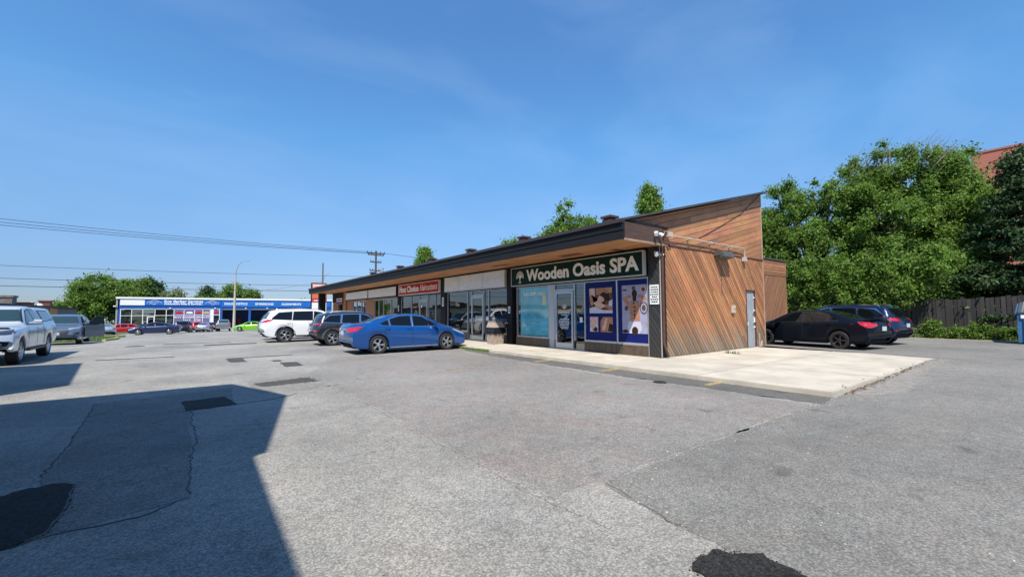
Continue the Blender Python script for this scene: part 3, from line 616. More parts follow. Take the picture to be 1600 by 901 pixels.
# storefront framing: list of (y0,y1,z0,z1,kind)
def storefront(y0, y1, sill, head, mulls, doors, film=None, tiles=True, m=M_alu):
    """mulls: y positions of mullions; doors: (ya,yb) openings that reach the floor"""
    ys_ = sorted([y0, y1] + list(mulls)); w = .05
    f = MB(); f.box(GX - .05, y0, head - .05, GX + .05, y1, head)
    for y in ys_:
        low = .1 if any(abs(y - a) < .02 or abs(y - b) < .02 for a, b in doors) else sill
        f.box(GX - .052, y - w / 2 if y > y0 else y, low, GX + .052, y + w / 2 if y < y1 else y, head - .05)
    for a, b in zip(ys_, ys_[1:]):
        isd = any(da - .02 <= a and b <= db + .02 for da, db in doors)
        if not isd: f.box(GX - .07, a + w / 2, sill, GX + .05, b - w / 2, sill + .06)
        else: f.box(GX - .05, a + w / 2, .1, GX + .05, b - w / 2, .16)
    fr_ = part(f, 'storefront_frame', m)
    for a, b in zip(ys_, ys_[1:]):
        isd = any(da - .02 <= a and b <= db + .02 for da, db in doors)
        lo = .16 if isd else sill + .06
        g_ = part(MB().box(GX - .004, a + w / 2, lo, GX + .004, b - w / 2, head - .05), 'window', M_glass)
    # tile base: one object per tile
    segs = []; cur = y0
    for a, b in sorted(doors): segs.append((cur, a)); cur = b
    segs.append((cur, y1))
    for a, b in segs:
        if b - a < .1: continue
        part(MB().box(GX - .08, a, .1, GX + .1, b, sill), 'tile_backing', M_grout)
        if tiles:
            n = max(1, round((b - a) / .235)); 
            for k in range(n):
                ya = a + (b - a) * k / n; yb = a + (b - a) * (k + 1) / n
                part(MB().box(GX - .098, ya + .006, .11, GX - .08, yb - .006, sill - .012), 'tile', M_tile)
def door(ya, yb, zt, m=M_alu, bar=True):
    f = MB(); w = .085; x0, x1 = GX - .075, GX - .02
    f.box(x0, ya, .13, x1, ya + w, zt); f.box(x0, yb - w, .13, x1, yb, zt); f.box(x0, ya + w, zt - w, x1, yb - w, zt); f.box(x0, ya + w, .13, x1, yb - w, .13 + .2)
    d = part(f, 'entrance_door', m)
    f = MB(); f.tube([(x0 - .05, yb - .14, .95), (x0 - .05, yb - .14, 1.35)], .014, 8); f.box(x0 - .06, yb - .15, .95, x0, yb - .13, .97); f.box(x0 - .06, yb - .15, 1.33, x0, yb - .13, 1.35)
    o = f.build('door_handle', M_chrome, d); o.data.transform(Matrix.Translation(-Bp))
    f = MB().box(GX - .05, ya + w, .33, GX - .044, yb - w, zt - w); o = f.build('door_glass', M_glass, d); o.data.transform(Matrix.Translation(-Bp))
    f = MB().box(GX - .06, ya - .05, zt + .02, GX + .04, yb + .05, zt + .08); part(f, 'transom_bar', m)
# unit 1: the spa
storefront(7.88, 14.60, .44, 2.60, [9.10, 10.56, 11.08, 12.16, 12.50], [(10.56, 12.50)])
door(11.14, 12.10, 2.28)
part(MB().box(GX - .058, 12.19, .16, GX - .02, 12.47, 2.55), 'door_side_panel', mat('grey_panel', (0.45, 0.47, 0.48), .5))
# unit 2
storefront(15.24, 21.03, .48, 2.60, [16.83, 17.25, 18.40, 18.80], [(16.83, 18.80)])
door(17.29, 18.36, 2.30)
# unit 3
storefront(21.67, 27.73, .48, 2.62, [22.5, 23.5, 24.75, 26.0], [(23.5, 24.75)])
door(23.6, 24.65, 2.25)
# unit 4, orange-brown cladding
f = MB().box(11.14, 28.17, 3.36, 11.4, 41.3, 3.5); f.box(11.14, 28.17, 2.53, 11.4, 41.3, 2.62); f.box(11.18, 33.2, .1, 11.4, 35.3, 2.53); f.box(11.18, 39.0, .1, 11.4, 41.3, 2.53); f.box(11.05, 40.75, .1, 11.6, 41.45, 3.49)
part(f, 'orange_cladding', M_orange)
storefront(28.17, 33.2, .48, 2.53, [29.6, 31.2, 32.2], [(31.2, 32.2)], tiles=False)
storefront(35.3, 39.0, .48, 2.53, [36.5, 37.8], [(37.8, 39.0)], tiles=False)
f = MB().box(11.2, 41.45, 3.0, 11.4, 45.9, 3.49); f.box(11.2, 44.0, .1, 11.4, 45.9, 3.0); f.box(11.2, 41.45, .1, 11.4, 42.3, 3.0); part(f, 'orange_cladding', M_orange)
part(MB().box(11.28, 42.3, .1, 11.30, 44.0, 3.0), 'window', M_glass)
part(MB().box(9.9, 46.0, -.5, 10.5, 46.6, 3.495), 'pier', M_char, label='free standing dark pier under the far canopy end')
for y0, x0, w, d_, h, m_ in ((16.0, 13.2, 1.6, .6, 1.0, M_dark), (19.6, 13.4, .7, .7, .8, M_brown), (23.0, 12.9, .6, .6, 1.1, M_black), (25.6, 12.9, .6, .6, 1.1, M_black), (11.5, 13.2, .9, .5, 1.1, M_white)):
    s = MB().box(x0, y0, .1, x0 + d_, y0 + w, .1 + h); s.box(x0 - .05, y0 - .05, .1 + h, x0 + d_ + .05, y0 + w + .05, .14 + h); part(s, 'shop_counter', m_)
# roof vents
for y, x in ((8.80, 10.55), (13.25, 10.55), (17.4, 10.55), (21.6, 10.55), (26.2, 10.5), (31.5, 10.5)):
    z0 = slope(x) + .02; s = MB().box(x - .17, y - .17, z0, x + .17, y + .17, z0 + .10); s.box(x - .13, y - .13, z0 + .1, x + .13, y + .13, z0 + .14); s.box(x - .21, y - .21, z0 + .14, x + .21, y + .21, z0 + .21)
    part(s, 'roof_vent', M_brown)
# security lights at the canopy end, camera heads
def flood(c, name='security_light'):
    s = MB()
    for dx in (-.09, .09):
        d = Vector((dx * 1.2, -.12, -.10)).normalized(); p = Vector(c) + Vector((dx, 0, 0)); s.tube([p, p + d * .05, p + d * .13], [.028, .05, .06], 10)
    s.box(c[0] - .05, c[1], c[2] - .02, c[0] + .05, c[1] + .08, c[2] + .06); part(s, name, M_white)
flood((10.75, 7.20, 3.80)); flood((11.12, 7.46, 3.26))

# ---- signs on the front (things of their own)
def signbox(label, y0, y1, z0, z1, face, frame, x0=11.02, x1=11.16, fw=.05):
    t = thing('shop_sign', label, 'sign', (x1, (y0 + y1) / 2, z0)); 
    f = MB().box(x0 - .012, y0, z0, x1, y0 + fw, z1); f.box(x0 - .012, y1 - fw, z0, x1, y1, z1); f.box(x0 - .012, y0 + fw, z0, x1, y1 - fw, z0 + fw); f.box(x0 - .012, y0 + fw, z1 - fw, x1, y1 - fw, z1)
    f.build('sign_frame', frame, t); MB().box(x0, y0 + fw, z0 + fw, x1 - .02, y1 - fw, z1 - fw).build('sign_face', face, t); return t
def settle(t):
    for ch in t.children: ch.data.transform(Matrix.Translation(-t.location))
t = signbox('long dark green sign reading Wooden Oasis SPA with a tree emblem', 7.90, 14.76, 2.62, 3.41, M_green, M_signgrey, fw=.034)
text('lettering', 'Wooden Oasis SPA', .64, M_letter, t, (11.015, 13.68, 2.81), 'w', .015, .02, width=5.62)
e = MB(); ec = (14.12, 3.03); rr = random.Random(3)
e.box(11.005, ec[0] - .025, 2.76, 11.018, ec[0] + .025, 3.05); e.prism([(ec[0] - .11, 2.74), (ec[0] + .11, 2.74), (ec[0] + .03, 2.80), (ec[0] - .03, 2.80)], 'x', 11.005, 11.018)
for k in range(9):
    a = math.pi * (k + .5) / 9; e.tube([(11.01, ec[0], 2.92), (11.01, ec[0] + .12 * math.cos(a), 3.0 + .11 * math.sin(a)), (11.01, ec[0] + .21 * math.cos(a), 3.0 + .20 * math.sin(a))], [.012, .009, .006], 5)
for r_, n_ in ((.10, 9), (.17, 15), (.235, 24)):
    for k in range(n_):
        a = -.35 + (math.pi + .7) * (k + .5) / n_; y = ec[0] + r_ * math.cos(a); z = 3.0 + r_ * .95 * math.sin(a)
        e.prism([(y - .013, z - .015), (y + .013, z - .015), (y + .016, z + .012), (y, z + .022), (y - .016, z + .012)], 'x', 11.005, 11.017)
e.build('emblem', M_letter, t); settle(t)
t = signbox('blank off white sign panel between the green sign and the red sign', 15.24, 21.03, 2.62, 3.42, M_whitesign, M_signgrey, fw=.035)
for y in (17.1, 19.4): MB().box(11.014, y - .012, 2.66, 11.02, y + .012, 3.38).build('panel_joint', M_signgrey, t)
settle(t)
t = signbox('red sign reading First Choice Haircutters over the glass door', 21.67, 27.73, 2.66, 3.38, M_red, M_letter, fw=.04)
text('lettering', 'First Choice', .52, M_letter, t, (11.015, 27.55, 2.86), 'w', .012, .022, width=3.1)
text('lettering', 'Haircutters', .56, M_letter, t, (11.015, 24.25, 2.86), 'w', .012, .0, width=2.35, shear=.35); settle(t)
t = signbox('blank pale sign panel beside the red haircutters sign', 28.18, 34.2, 2.66, 3.36, M_whitesign, M_char, fw=.03); settle(t)
t = signbox('blank pale sign panel farthest along the orange storefront', 34.3, 40.7, 2.66, 3.36, M_whitesign, M_char, fw=.03); settle(t)
t = signbox('small white and blue sign hanging at the far end unit', 41.9, 43.9, 2.35, 2.95, M_white, M_orange, fw=.03)
MB().box(11.01, 41.95, 2.4, 11.02, 43.85, 2.6).build('blue_band', mat('sign_navy', (0.03, 0.05, .2), .5), t); MB().box(11.01, 42.1, 2.7, 11.02, 43.7, 2.82).build('lettering', M_red, t); settle(t)
# small plates on piers
def plate(label, y0, y1, z0, z1, lines, x=11.105, cat='notice'):
    t = thing('notice_plate', label, cat, (x, (y0 + y1) / 2, z0)); MB().box(x - .012, y0, z0, x, y1, z1).build('board', M_white, t)
    s = MB(); n = len(lines)
    for k, wd in enumerate(lines):
        z = z1 - (z1 - z0) * (k + 1) / (n + 1); h = (z1 - z0) * .22 / n; yc = (y0 + y1) / 2; w_ = (y1 - y0) * wd / 2; x_ = yc - w_
        while x_ < yc + w_: l_ = random.uniform(.03, .07); s.box(x - .014, x_, z - h, x - .0121, min(x_ + l_, yc + w_), z + h); x_ += l_ + .015
    s.build('printed_lines', M_black, t); settle(t)
plate('white notice board with small black print on the dark corner post', 7.48, 7.80, 1.72, 2.32, [.7, .85, .8, .9, .6, .85, .7], x=11.178)
plate('small white unit number plate on the pier left of the spa', 14.95, 15.10, 1.45, 1.75, [.6, .8])
plate('narrow white plate on the pier right of the red sign', 21.25, 21.45, 1.85, 2.35, [.6, .6, .6])
plate('narrow white plate on the pier left of the red sign', 27.85, 28.0, 1.6, 2.0, [.6, .6])

# ---- window graphics of the spa
def flat(s, poly, x, m, dx=.0015):
    s.prism([(p[0], p[1]) for p in poly], 'x', x - dx, x, m)
def ell(cy, cz, ry, rz_, n=18, rot=0): return [(cy + ry * math.cos(a) * math.cos(rot) - rz_ * math.sin(a) * math.sin(rot), cz + ry * math.cos(a) * math.sin(rot) + rz_ * math.sin(a) * math.cos(rot)) for a in [2 * math.pi * k / n for k in range(n)]]
P_blue = mat('poster_blue', (0.006, 0.013, 0.115), .5, spec=.15); P_skin = mat('poster_skin', (0.50, 0.26, 0.17), .5, spec=.15, var=.3, scale=6, col2=(0.32, 0.13, 0.08)); P_skin2 = mat('poster_skin_pale', (0.62, 0.40, 0.30), .5, spec=.15, var=.2, scale=9)
P_lilac = mat('poster_lilac', (0.34, 0.33, 0.44), .5, spec=.15, var=.2, scale=4); P_hair = mat('poster_dark_hair', (0.035, 0.018, 0.014), .5, spec=.15, var=.4, scale=12); P_towel = mat('poster_towel', (0.55, 0.54, 0.62), .5, spec=.15, var=.06, scale=3)
P_brown = mat('poster_brown', (0.13, 0.06, 0.035), .5, spec=.15, var=.5, scale=9); P_pink = mat('poster_pink', (0.60, 0.40, 0.40), .5, spec=.15, var=.2, scale=7); P_gold = mat('poster_tan', (0.42, 0.26, 0.14), .5, spec=.15, var=.4, scale=8)
PM = [P_blue, P_skin, P_skin2, P_lilac, P_hair, P_towel, P_brown, P_pink, P_gold]
xg = GX - .006
t = thing('window_poster', 'blue window poster with one large and two small massage pictures', 'poster', (xg, 9.85, .5))
MB().box(xg - .003, 9.13, .51, xg, 10.53, 2.54).build('backing', P_blue, t)
s = MB(); x = xg - .004; Yl, Yr, Zb, Zt = 10.36, 9.32, 1.45, 2.33
def Q(u, v): return (Yl + (Yr - Yl) * u, Zb + (Zt - Zb) * v)
flat(s, [Q(0, 0), Q(1, 0), Q(1, 1), Q(0, 1)], x, 6)
lay = [([(.0, .62), (.25, .62), (.25, 1), (0, 1)], 7), ([(.3, .75), (.62, .68), (.75, 1), (.3, 1)], 1), ([(0, 0), (1, 0), (1, .12), (.6, .12), (.25, .26), (0, .2)], 5),
       ([(0, .72), (.1, .74), (.18, .45), (.5, .30), (.95, .12), (1, .16), (1, .28), (.75, .35), (.5, .5), (.3, .52), (.14, .3), (.05, .35)], 1),
       ([(.18, .42), (.38, .5), (.56, .40), (.72, .28), (.52, .18), (.3, .24)], 2), ([(.38, .62), (.5, .74), (.66, .62), (.62, .46), (.46, .42), (.36, .5)], 2),
       ([(.44, .72), (.62, .84), (.86, .74), (.9, .5), (.72, .46), (.62, .62)], 4), ([(.84, .3), (.97, .26), (1, .34), (1, .54), (.86, .46)], 5), ([(.72, .78), (.98, .8), (1, 1), (.72, 1)], 8)]
for i, (pl, mi) in enumerate(lay): flat(s, [Q(*p) for p in pl], x - .001 - .0006 * i, mi)
s.build('large_picture', PM, t)
for nm, (Yl, Yr, Zb, Zt), lay in (('small_picture', (10.35, 9.97, .80, 1.32), [([(0, 0), (1, 0), (1, 1), (0, 1)], 7), ([(.1, .45), (.4, .9), (.8, .75), (.9, .4), (.5, .3)], 2), ([(.3, .1), (.7, .35), (.95, .2), (.8, .0)], 4), ([(0, 0), (.4, 0), (.2, .25), (0, .3)], 5), ([(.55, .4), (.9, .55), (1, .3)], 5)]),
                               ('small_picture', (9.86, 9.32, .80, 1.32), [([(0, 0), (1, 0), (1, 1), (0, 1)], 1), ([(.1, .2), (.45, .95), (.6, .9), (.35, .1)], 2), ([(.6, .1), (.75, .6), (1, .5), (1, 0)], 4), ([(.5, .45), (.7, .95), (.9, .8)], 8), ([(0, .7), (.2, 1), (0, 1)], 4)])):
    s = MB()
    for i, (pl, mi) in enumerate(lay): flat(s, [Q(*p) for p in pl], x - .0006 * i, mi)
    s.build(nm, PM, t)
settle(t)
t = thing('window_poster', 'blue window poster showing a bare back with dark massage stones', 'poster', (xg, 8.5, .5))
MB().box(xg - .003, 7.92, .51, xg, 9.07, 2.54).build('backing', P_blue, t)
s = MB(); Yl, Yr, Zb, Zt = 8.92, 7.925, .80, 2.36
lay = [([(0, 0), (1, 0), (1, 1), (0, 1)], 3), ([(.02, .70), (.10, .76), (.34, .80), (.40, .74), (.22, .70), (.38, .56), (.36, .28), (.62, .28), (.64, .56), (.80, .72), (.62, .74), (.64, .80), (.90, .77), (.96, .70), (.78, .62), (.68, .52), (.70, .26), (.32, .26), (.30, .52)], 1),
       ([(.34, .68), (.66, .68), (.66, .28), (.34, .28)], 1), ([(.26, .24), (.72, .24), (.76, .08), (.66, .0), (.30, .0), (.22, .12)], 5)]
for i, (pl, mi) in enumerate(lay): flat(s, [Q(*p) for p in pl], x - .0006 * i, mi)
def E2(u, v, a, b, mi, k): 
    c = Q(u, v); flat(s, ell(c[0], c[1], a, b), x - .004 - .0006 * k, mi)
E2(.5, .82, .10, .13, 4, 0); E2(.5, .73, .075, .12, 4, 1); E2(.47, .62, .03, .03, 4, 2); E2(.49, .54, .035, .035, 4, 2); E2(.5, .46, .033, .035, 4, 2); E2(.49, .38, .03, .03, 4, 2); E2(.5, .32, .02, .02, 4, 2)
E2(.47, .93, .07, .07, 6, 3); E2(.84, .90, .11, .11, 7, 3); E2(.84, .90, .07, .07, 6, 4); E2(.18, .52, .07, .08, 6, 3); E2(.5, .05, .12, .14, 4, 3); E2(.85, .52, .14, .19, 4, 3); E2(.85, .52, .115, .16, 3, 4); E2(.85, .52, .07, .1, 6, 5); E2(.12, .04, .12, .05, 4, 3); E2(.12, .90, .09, .03, 6, 3)
s.build('picture', PM, t); settle(t)
t = thing('window_film', 'pale teal film filling the left spa window with a phone number', 'window film', (xg, 13.5, .5))
MB().box(GX - .0070, 12.56, .52, GX - .0055, 14.38, 2.52).build('film_sheet', mat('teal_film', (0.05, 0.30, 0.42), .06, var=.12, scale=1.6, col2=(0.16, 0.50, .58), spec=.9, coat=.8, bump=.05, bscale=2), t)
text('lettering', '343-209-1664', .2, M_white, t, (GX - .009, 14.18, 2.20), 'w', .001, .004, width=1.4)
MB().box(xg - .004, 12.72, 1.80, xg - .0012, 12.92, 2.25).build('yellow_notice', mat('yellow_notice', (0.62, 0.58, 0.30), .6, var=.3, scale=30), t)
MB().tube([(GX - .005, 13.65, 1.05), (GX - .005, 13.3, 1.06)], .012, 5).build('film_crease', P_towel, t)
settle(t)
t = thing('door_lettering', 'white printed hours and logo on the spa glass door', 'door lettering', (GX - .053, 11.6, 1.2))
s = MB(); 
for z, w_ in ((1.50, .5), (1.44, .56), (1.37, .3), (1.22, .5), (1.16, .5), (1.10, .5), (1.04, .5), (.98, .45), (.92, .45), (.86, .4)):
    y_ = 11.62 - w_ / 2
    while y_ < 11.62 + w_ / 2: l_ = random.uniform(.03, .08); s.box(GX - .054, y_, z, GX - .052, y_ + l_, z + .028); y_ += l_ + .02
for k in range(10):
    a = math.pi * k / 9; s.tube([(GX - .053, 11.62, 1.62), (GX - .053, 11.62 + .13 * math.cos(a), 1.68 + .12 * math.sin(a))], .006, 4)
s.build('printed_lines', M_white, t); MB().box(GX - .012, 10.72, 1.12, GX - .006, 10.84, 1.30).build('opening_hours_card', M_white, t); settle(t)
t = thing('window_decal', 'round white scissors decal on the haircutters window', 'decal', (xg, 25.3, 1.3))
s = MB().lathe([(.17, 0), (.20, 0), (.20, -.003), (.17, -.003)], 'x', 24, c=(xg, 25.35, 1.45)); s.lathe([(.07, 0), (.09, 0), (.09, -.003), (.07, -.003)], 'x', 16, c=(xg, 25.35, 1.42)); s.build('ring', M_white, t)
text('lettering', 'WALK IN', .12, M_white, t, (xg, 25.75, 1.8), 'w', .001); settle(t)

# ---- waste bin
t = thing('waste_bin', 'tall beige stone waste bin with a black bag folded over its mouth', 'bin', (10.62, 15.42, .1), .05)
M_peb = mat('pebbled_concrete', (0.34, 0.27, 0.22), .9, var=.35, scale=14, bump=.8, bscale=45)
def frus(mb, z0, z1, a, b, cx=0, cy=0, m=0):
    mb.add([(cx - a, cy - a, z0), (cx + a, cy - a, z0), (cx + a, cy + a, z0), (cx - a, cy + a, z0), (cx - b, cy - b, z1), (cx + b, cy - b, z1), (cx + b, cy + b, z1), (cx - b, cy + b, z1)], [(0, 3, 2, 1), (4, 5, 6, 7), (0, 1, 5, 4), (1, 2, 6, 5), (2, 3, 7, 6), (3, 0, 4, 7)], m); return mb
s = MB(); frus(s, 0, .55, .25, .29); s.build('bin_body', M_peb, t)
s = MB(); frus(s, .73, .98, .30, .22); frus(s, .98, 1.0, .24, .20); s.build('bin_hood', M_peb, t)
s = MB(); frus(s, .57, .73, .25, .24); s.build('bin_opening', M_black, t)
s = MB(); n = 40
for i in range(n):
    a = 2 * math.pi * i / n; q = max(abs(math.cos(a)), abs(math.sin(a)))
    for r_, z in ((.27, .70), (.33, .62 + random.uniform(-.02, .02)), (.325, .46 + random.uniform(-.05, .03)), (.30, .50)): s.v.append((r_ / q * math.cos(a) * .98 + random.uniform(-.008, .008), r_ / q * math.sin(a) * .98 + random.uniform(-.008, .008), z))
for i in range(n):
    j = (i + 1) % n
    for k in range(3): s.f.append([i * 4 + k, j * 4 + k, j * 4 + k + 1, i * 4 + k + 1]); s.mi.append(0); s.sm.append(True)
s.build('bin_bag', mat('black_bag', (0.012, 0.012, 0.014), .22), t)

# ---------------------------------------------------------------- vehicles
def curve(pts):
    xs_ = np.array([p[0] for p in pts]); ys_ = np.array([p[1] for p in pts])
    h = np.diff(xs_); d = np.diff(ys_) / h; n = len(xs_); m = np.zeros(n)
    for i in range(1, n - 1):
        if d[i - 1] * d[i] > 0: w1 = 2 * h[i] + h[i - 1]; w2 = h[i] + 2 * h[i - 1]; m[i] = (w1 + w2) / (w1 / d[i - 1] + w2 / d[i])
    m[0] = d[0]; m[-1] = d[-1]
    def f(x):
        x = min(max(x, xs_[0]), xs_[-1]); i = min(int(np.searchsorted(xs_, x, 'right')) - 1, n - 2); i = max(i, 0); t = (x - xs_[i]) / h[i]
        return float((1 + 2 * t) * (1 - t) ** 2 * ys_[i] + t * (1 - t) ** 2 * h[i] * m[i] + t * t * (3 - 2 * t) * ys_[i + 1] + t * t * (t - 1) * h[i] * m[i + 1])
    return f
def catmull(P, sub, lin=()):
    out = []
    for i in range(len(P) - 1):
        a = P[max(i - 1, 0)]; b = P[i]; c = P[i + 1]; d = P[min(i + 2, len(P) - 1)]; n = sub
        for k in range(n):
            t = k / n
            if i in lin: out.append(tuple(b[j] + (c[j] - b[j]) * t for j in range(2)))
            else:
                if i - 1 in lin: a = b
                if i + 1 in lin: d = c
                out.append(tuple(.5 * (2 * b[j] + (c[j] - a[j]) * t + (2 * a[j] - 5 * b[j] + 4 * c[j] - d[j]) * t * t + (3 * b[j] - a[j] - 3 * c[j] + d[j]) * t ** 3) for j in range(2)))
    out.append(P[-1]); return out
class Car:
    def __init__(c, label, cat, sp, pm, loc, rz, group=None, far=False):
        c.sp = sp; c.far = far; c.root = thing(sp['name'], label, cat, loc, rz, group); c.pm = pm
        Ln, Wd = sp['L'], sp['W']; hl, hw = Ln / 2, Wd / 2; r = sp['r']; c.r = r
        top = curve(sp['top']); sh = curve(sp['sh']); bot = curve(sp['bot']); rw = curve(sp['rw']); RA = r + sp.get('arch', .055)
        ax = sp['ax']; st = set(np.linspace(-hl, hl, 34 if far else 64).tolist())
        for xa in ax:
            for k in range(-8, 9): st.add(xa + RA * math.sin(math.pi / 2 * k / 8))
            st.add(xa - RA - .004); st.add(xa + RA + .004)
        for lst in (sp['top'], sp['sh']):
            for p in lst: st.add(p[0])
        st = sorted(x for x in st if -hl <= x <= hl); st = [x for i, x in enumerate(st) if i == 0 or x - st[i - 1] > .003]
        ends = sp.get('bend', (.13, .20)); sub = 2 if far else 3
        def section(x):
            b = bot(x)
            for xa in ax:
                q = RA * RA - (x - xa) ** 2
                if q > 0: b = max(b, r + math.sqrt(q))
            s_ = max(sh(x), b + .06); t = max(top(x), s_ + .004); m_ = max(b + .02, b * .35 + s_ * .65 - .04, .0)
            w = rw(x); rz_ = max(s_ + .002, t - sp.get('rd', .055)) if t > s_ + .1 else s_ + (t - s_) * .45
            fl = sp.get('flare', .0) * max(0, max(1 - abs(x - xa) / (RA * 1.5) for xa in ax))
            lo = min(b + .10, (b + m_) / 2 + .01)
            return [(hw * .86, b + .015), (hw * .955 + fl, b), (hw * .985 + fl, lo), (hw + fl * .6, m_), (hw * sp.get('tuck', .985), s_ - (s_ - m_) * .30), (hw * sp.get('belt', .94), s_), (w, rz_), (w * .86, t - (t - rz_) * .28), (w * .45, t - .008), (0, t)]
        secs = [catmull(section(x), sub, lin=(5,)) for x in st]; n = len(secs[0]); V = []
        def warp(x, y, z):
            k = abs(y) / hw
            e0 = max(0, 1 - (x + hl) / .9); e1 = max(0, 1 - (hl - x) / 1.1)
            zz = (z - .55); x += ends[0] * k ** 3 * e0 ** 1.3 - ends[1] * k ** 3 * e1 ** 1.3
            return (x, y, z)
        ring = 2 * n - 1
        for x, s_ in zip(st, secs):
            for (y, z) in s_: V.append(warp(x, y, z))
            for (y, z) in s_[-2::-1]: V.append(warp(x, -y, z))
        Fc = []
        for i in range(len(st) - 1):
            for k in range(ring - 1): a = i * ring + k; Fc.append((a, a + 1, a + ring + 1, a + ring))
        # end caps as strips across
        for e in (0, (len(st) - 1) * ring):
            for k in range(n - 1): 
                a, b_, c_, d_ = e + k, e + k + 1, e + ring - 2 - k, e + ring - 1 - k
                Fc.append((a, b_, c_, d_) if b_ != c_ else (a, b_, d_))
        mb = MB(); mb.add(V, Fc, 0, True); c.body = mb.build('body', pm, c.root)
        c.bvh = BVHTree.FromPolygons([Vector(v) for v in V], Fc)
        # dark floor and wheel housings
        u = MB(); zf = min(p[1] for p in sp['bot']) + .03; cuts = [-hl + .25, ax[0] - RA, ax[0] + RA, ax[1] - RA, ax[1] + RA, hl - .3]
        for a, b_, w_ in ((cuts[0], cuts[1], hw * .84), (cuts[1], cuts[2], hw - .30), (cuts[2], cuts[3], hw * .84), (cuts[3], cuts[4], hw - .30), (cuts[4], cuts[5], hw * .84)): u.box(a, -w_, zf, b_, w_, zf + .22)
        for xa in ax:
            for sy in (-1, 1):
                P = [(xa + (RA - .01) * math.cos(a), r + (RA - .01) * math.sin(a)) for a in [math.pi * k / 12 for k in range(13)]]
                u.add([(p[0], sy * (hw - .30), p[1]) for p in P] + [(p[0], sy * (hw * .93), p[1]) for p in P], [(k, k + 1, 14 + k, 13 + k) for k in range(12)] + [list(range(13))], 0)
        u.build('underbody', M_well, c.root)
        c.wheels(ax, hw, r, sp)
    def wheels(c, ax, hw, r, sp):
        n = 24 if c.far else 40; w = sp.get('tw', .215); rr_ = r * sp.get('rim', .68)
        t = MB().lathe([(rr_ * .98, -w / 2 + .03), (rr_, -w / 2 + .008), (rr_ * 1.12, -w / 2), (r * .94, -w / 2 + .004), (r, -w / 2 + .03), (r, w / 2 - .03), (r * .94, w / 2 - .004), (rr_ * 1.12, w / 2), (rr_, w / 2 - .008), (rr_ * .98, w / 2 - .03)], 'y', n)
        tm = t.mesh('tyre', M_rub)
        m = MB(); o = -w / 2; ns = sp.get('spokes', 5)
        m.lathe([(rr_ * .99, o + .07), (rr_ * 1.0, o + .012), (rr_ * .95, o + .006), (rr_ * .92, o + .02), (rr_ * .90, o + .09)], 'y', n)
        m.lathe([(0, o + .10), (rr_ * .93, o + .10)], 'y', n, 1)
        m.lathe([(0, o + .012), (.045, o + .014), (.065, o + .03), (.07, o + .09)], 'y', 14)
        for k in range(ns):
            for da in ((-.13, .13) if sp.get('split') else (0,)):
                a = 2 * math.pi * k / ns; wd = sp.get('sw', .05); ca, sa = math.cos(a), math.sin(a)
                def P(rad, tw, y): return (rad * math.cos(a + da * rad / rr_) - tw * sa, y, rad * math.sin(a + da * rad / rr_) + tw * ca)
                vs = [P(.04, -wd * .5, o + .02), P(.04, wd * .5, o + .02), P(rr_ * .94, wd * .42, o + .022), P(rr_ * .94, -wd * .42, o + .022), P(.04, -wd * .5, o + .06), P(.04, wd * .5, o + .06), P(rr_ * .94, wd * .42, o + .06), P(rr_ * .94, -wd * .42, o + .06)]
                m.add(vs, [(0, 1, 2, 3), (4, 7, 6, 5), (0, 4, 5, 1), (1, 5, 6, 2), (2, 6, 7, 3), (3, 7, 4, 0)])
        rm = m.mesh('rim', [M_rimB if sp.get('blackrim') else M_rimA, M_well])
        for xa in ax:
            for sy in (-1, 1):
                q = link('wheel', tm, c.root); q.location = (xa, sy * (hw - w / 2 - .012), r)
                if sy > 0: q.rotation_euler = (0, 0, math.pi)
                link('rim', rm, q)
    def ray(c, view, a, b):
        if view == 'l': o, d = Vector((a, 4, b)), Vector((0, -1, 0))
        elif view == 'r': o, d = Vector((a, -4, b)), Vector((0, 1, 0))
        elif view == 'f': o, d = Vector((6, a, b)), Vector((-1, 0, 0))
        elif view == 'b': o, d = Vector((-6, a, b)), Vector((1, 0, 0))
        else: o, d = Vector((a, b, 4)), Vector((0, 0, -1))
        h = c.bvh.ray_cast(o, d)
        if h[0] is None: return None
        nn = h[1]; nn = nn if nn.dot(d) < 0 else -nn
        return h[0], nn, d
    def decal(c, mb, view, poly, off=.006, step=.07, m=0, sides=True):
        """wrap a 2D polygon onto the body; keeps a small rim so it has thickness"""
        if c.far: step *= 1.6
        bm = bmesh.new(); f = bm.faces.new([bm.verts.new((p[0], p[1], 0)) for p in poly])
        for ax_ in (0, 1):
            lo = min(p[ax_] for p in poly); hi = max(p[ax_] for p in poly); k = lo + step
            while k < hi - .01:
                pc = [0, 0, 0]; pc[ax_] = k; no = [0, 0, 0]; no[ax_] = 1
                bmesh.ops.bisect_plane(bm, geom=bm.verts[:] + bm.edges[:] + bm.faces[:], plane_co=pc, plane_no=no); k += step
        edge = {v for e in bm.edges if len(e.link_faces) == 1 for v in e.verts}
        bm.verts.index_update(); idx = {}; vs = []
        for v in bm.verts:
            h = c.ray(view, v.co.x, v.co.y)
            if h is None: continue
            idx[v.index] = len(vs); n_ = h[1]
            vs.append(h[0] - h[2] * off * .8 + n_ * off * .4)
        fs = [[idx[v.index] for v in f.verts] for f in bm.faces if all(v.index in idx for v in f.verts)]
        ex = {}
        for e in bm.edges:
            if len(e.link_faces) == 1 and all(v.index in idx for v in e.verts):
                q = []
                for v in e.verts:
                    if v.index not in ex:
                        h = c.ray(view, v.co.x, v.co.y); ex[v.index] = len(vs); vs.append(h[0] + h[2] * .006)
                    q.append(v.index)
                fs.append([idx[q[0]], idx[q[1]], ex[q[1]], ex[q[0]]])
        bm.free(); mb.add(vs, fs, m, False)
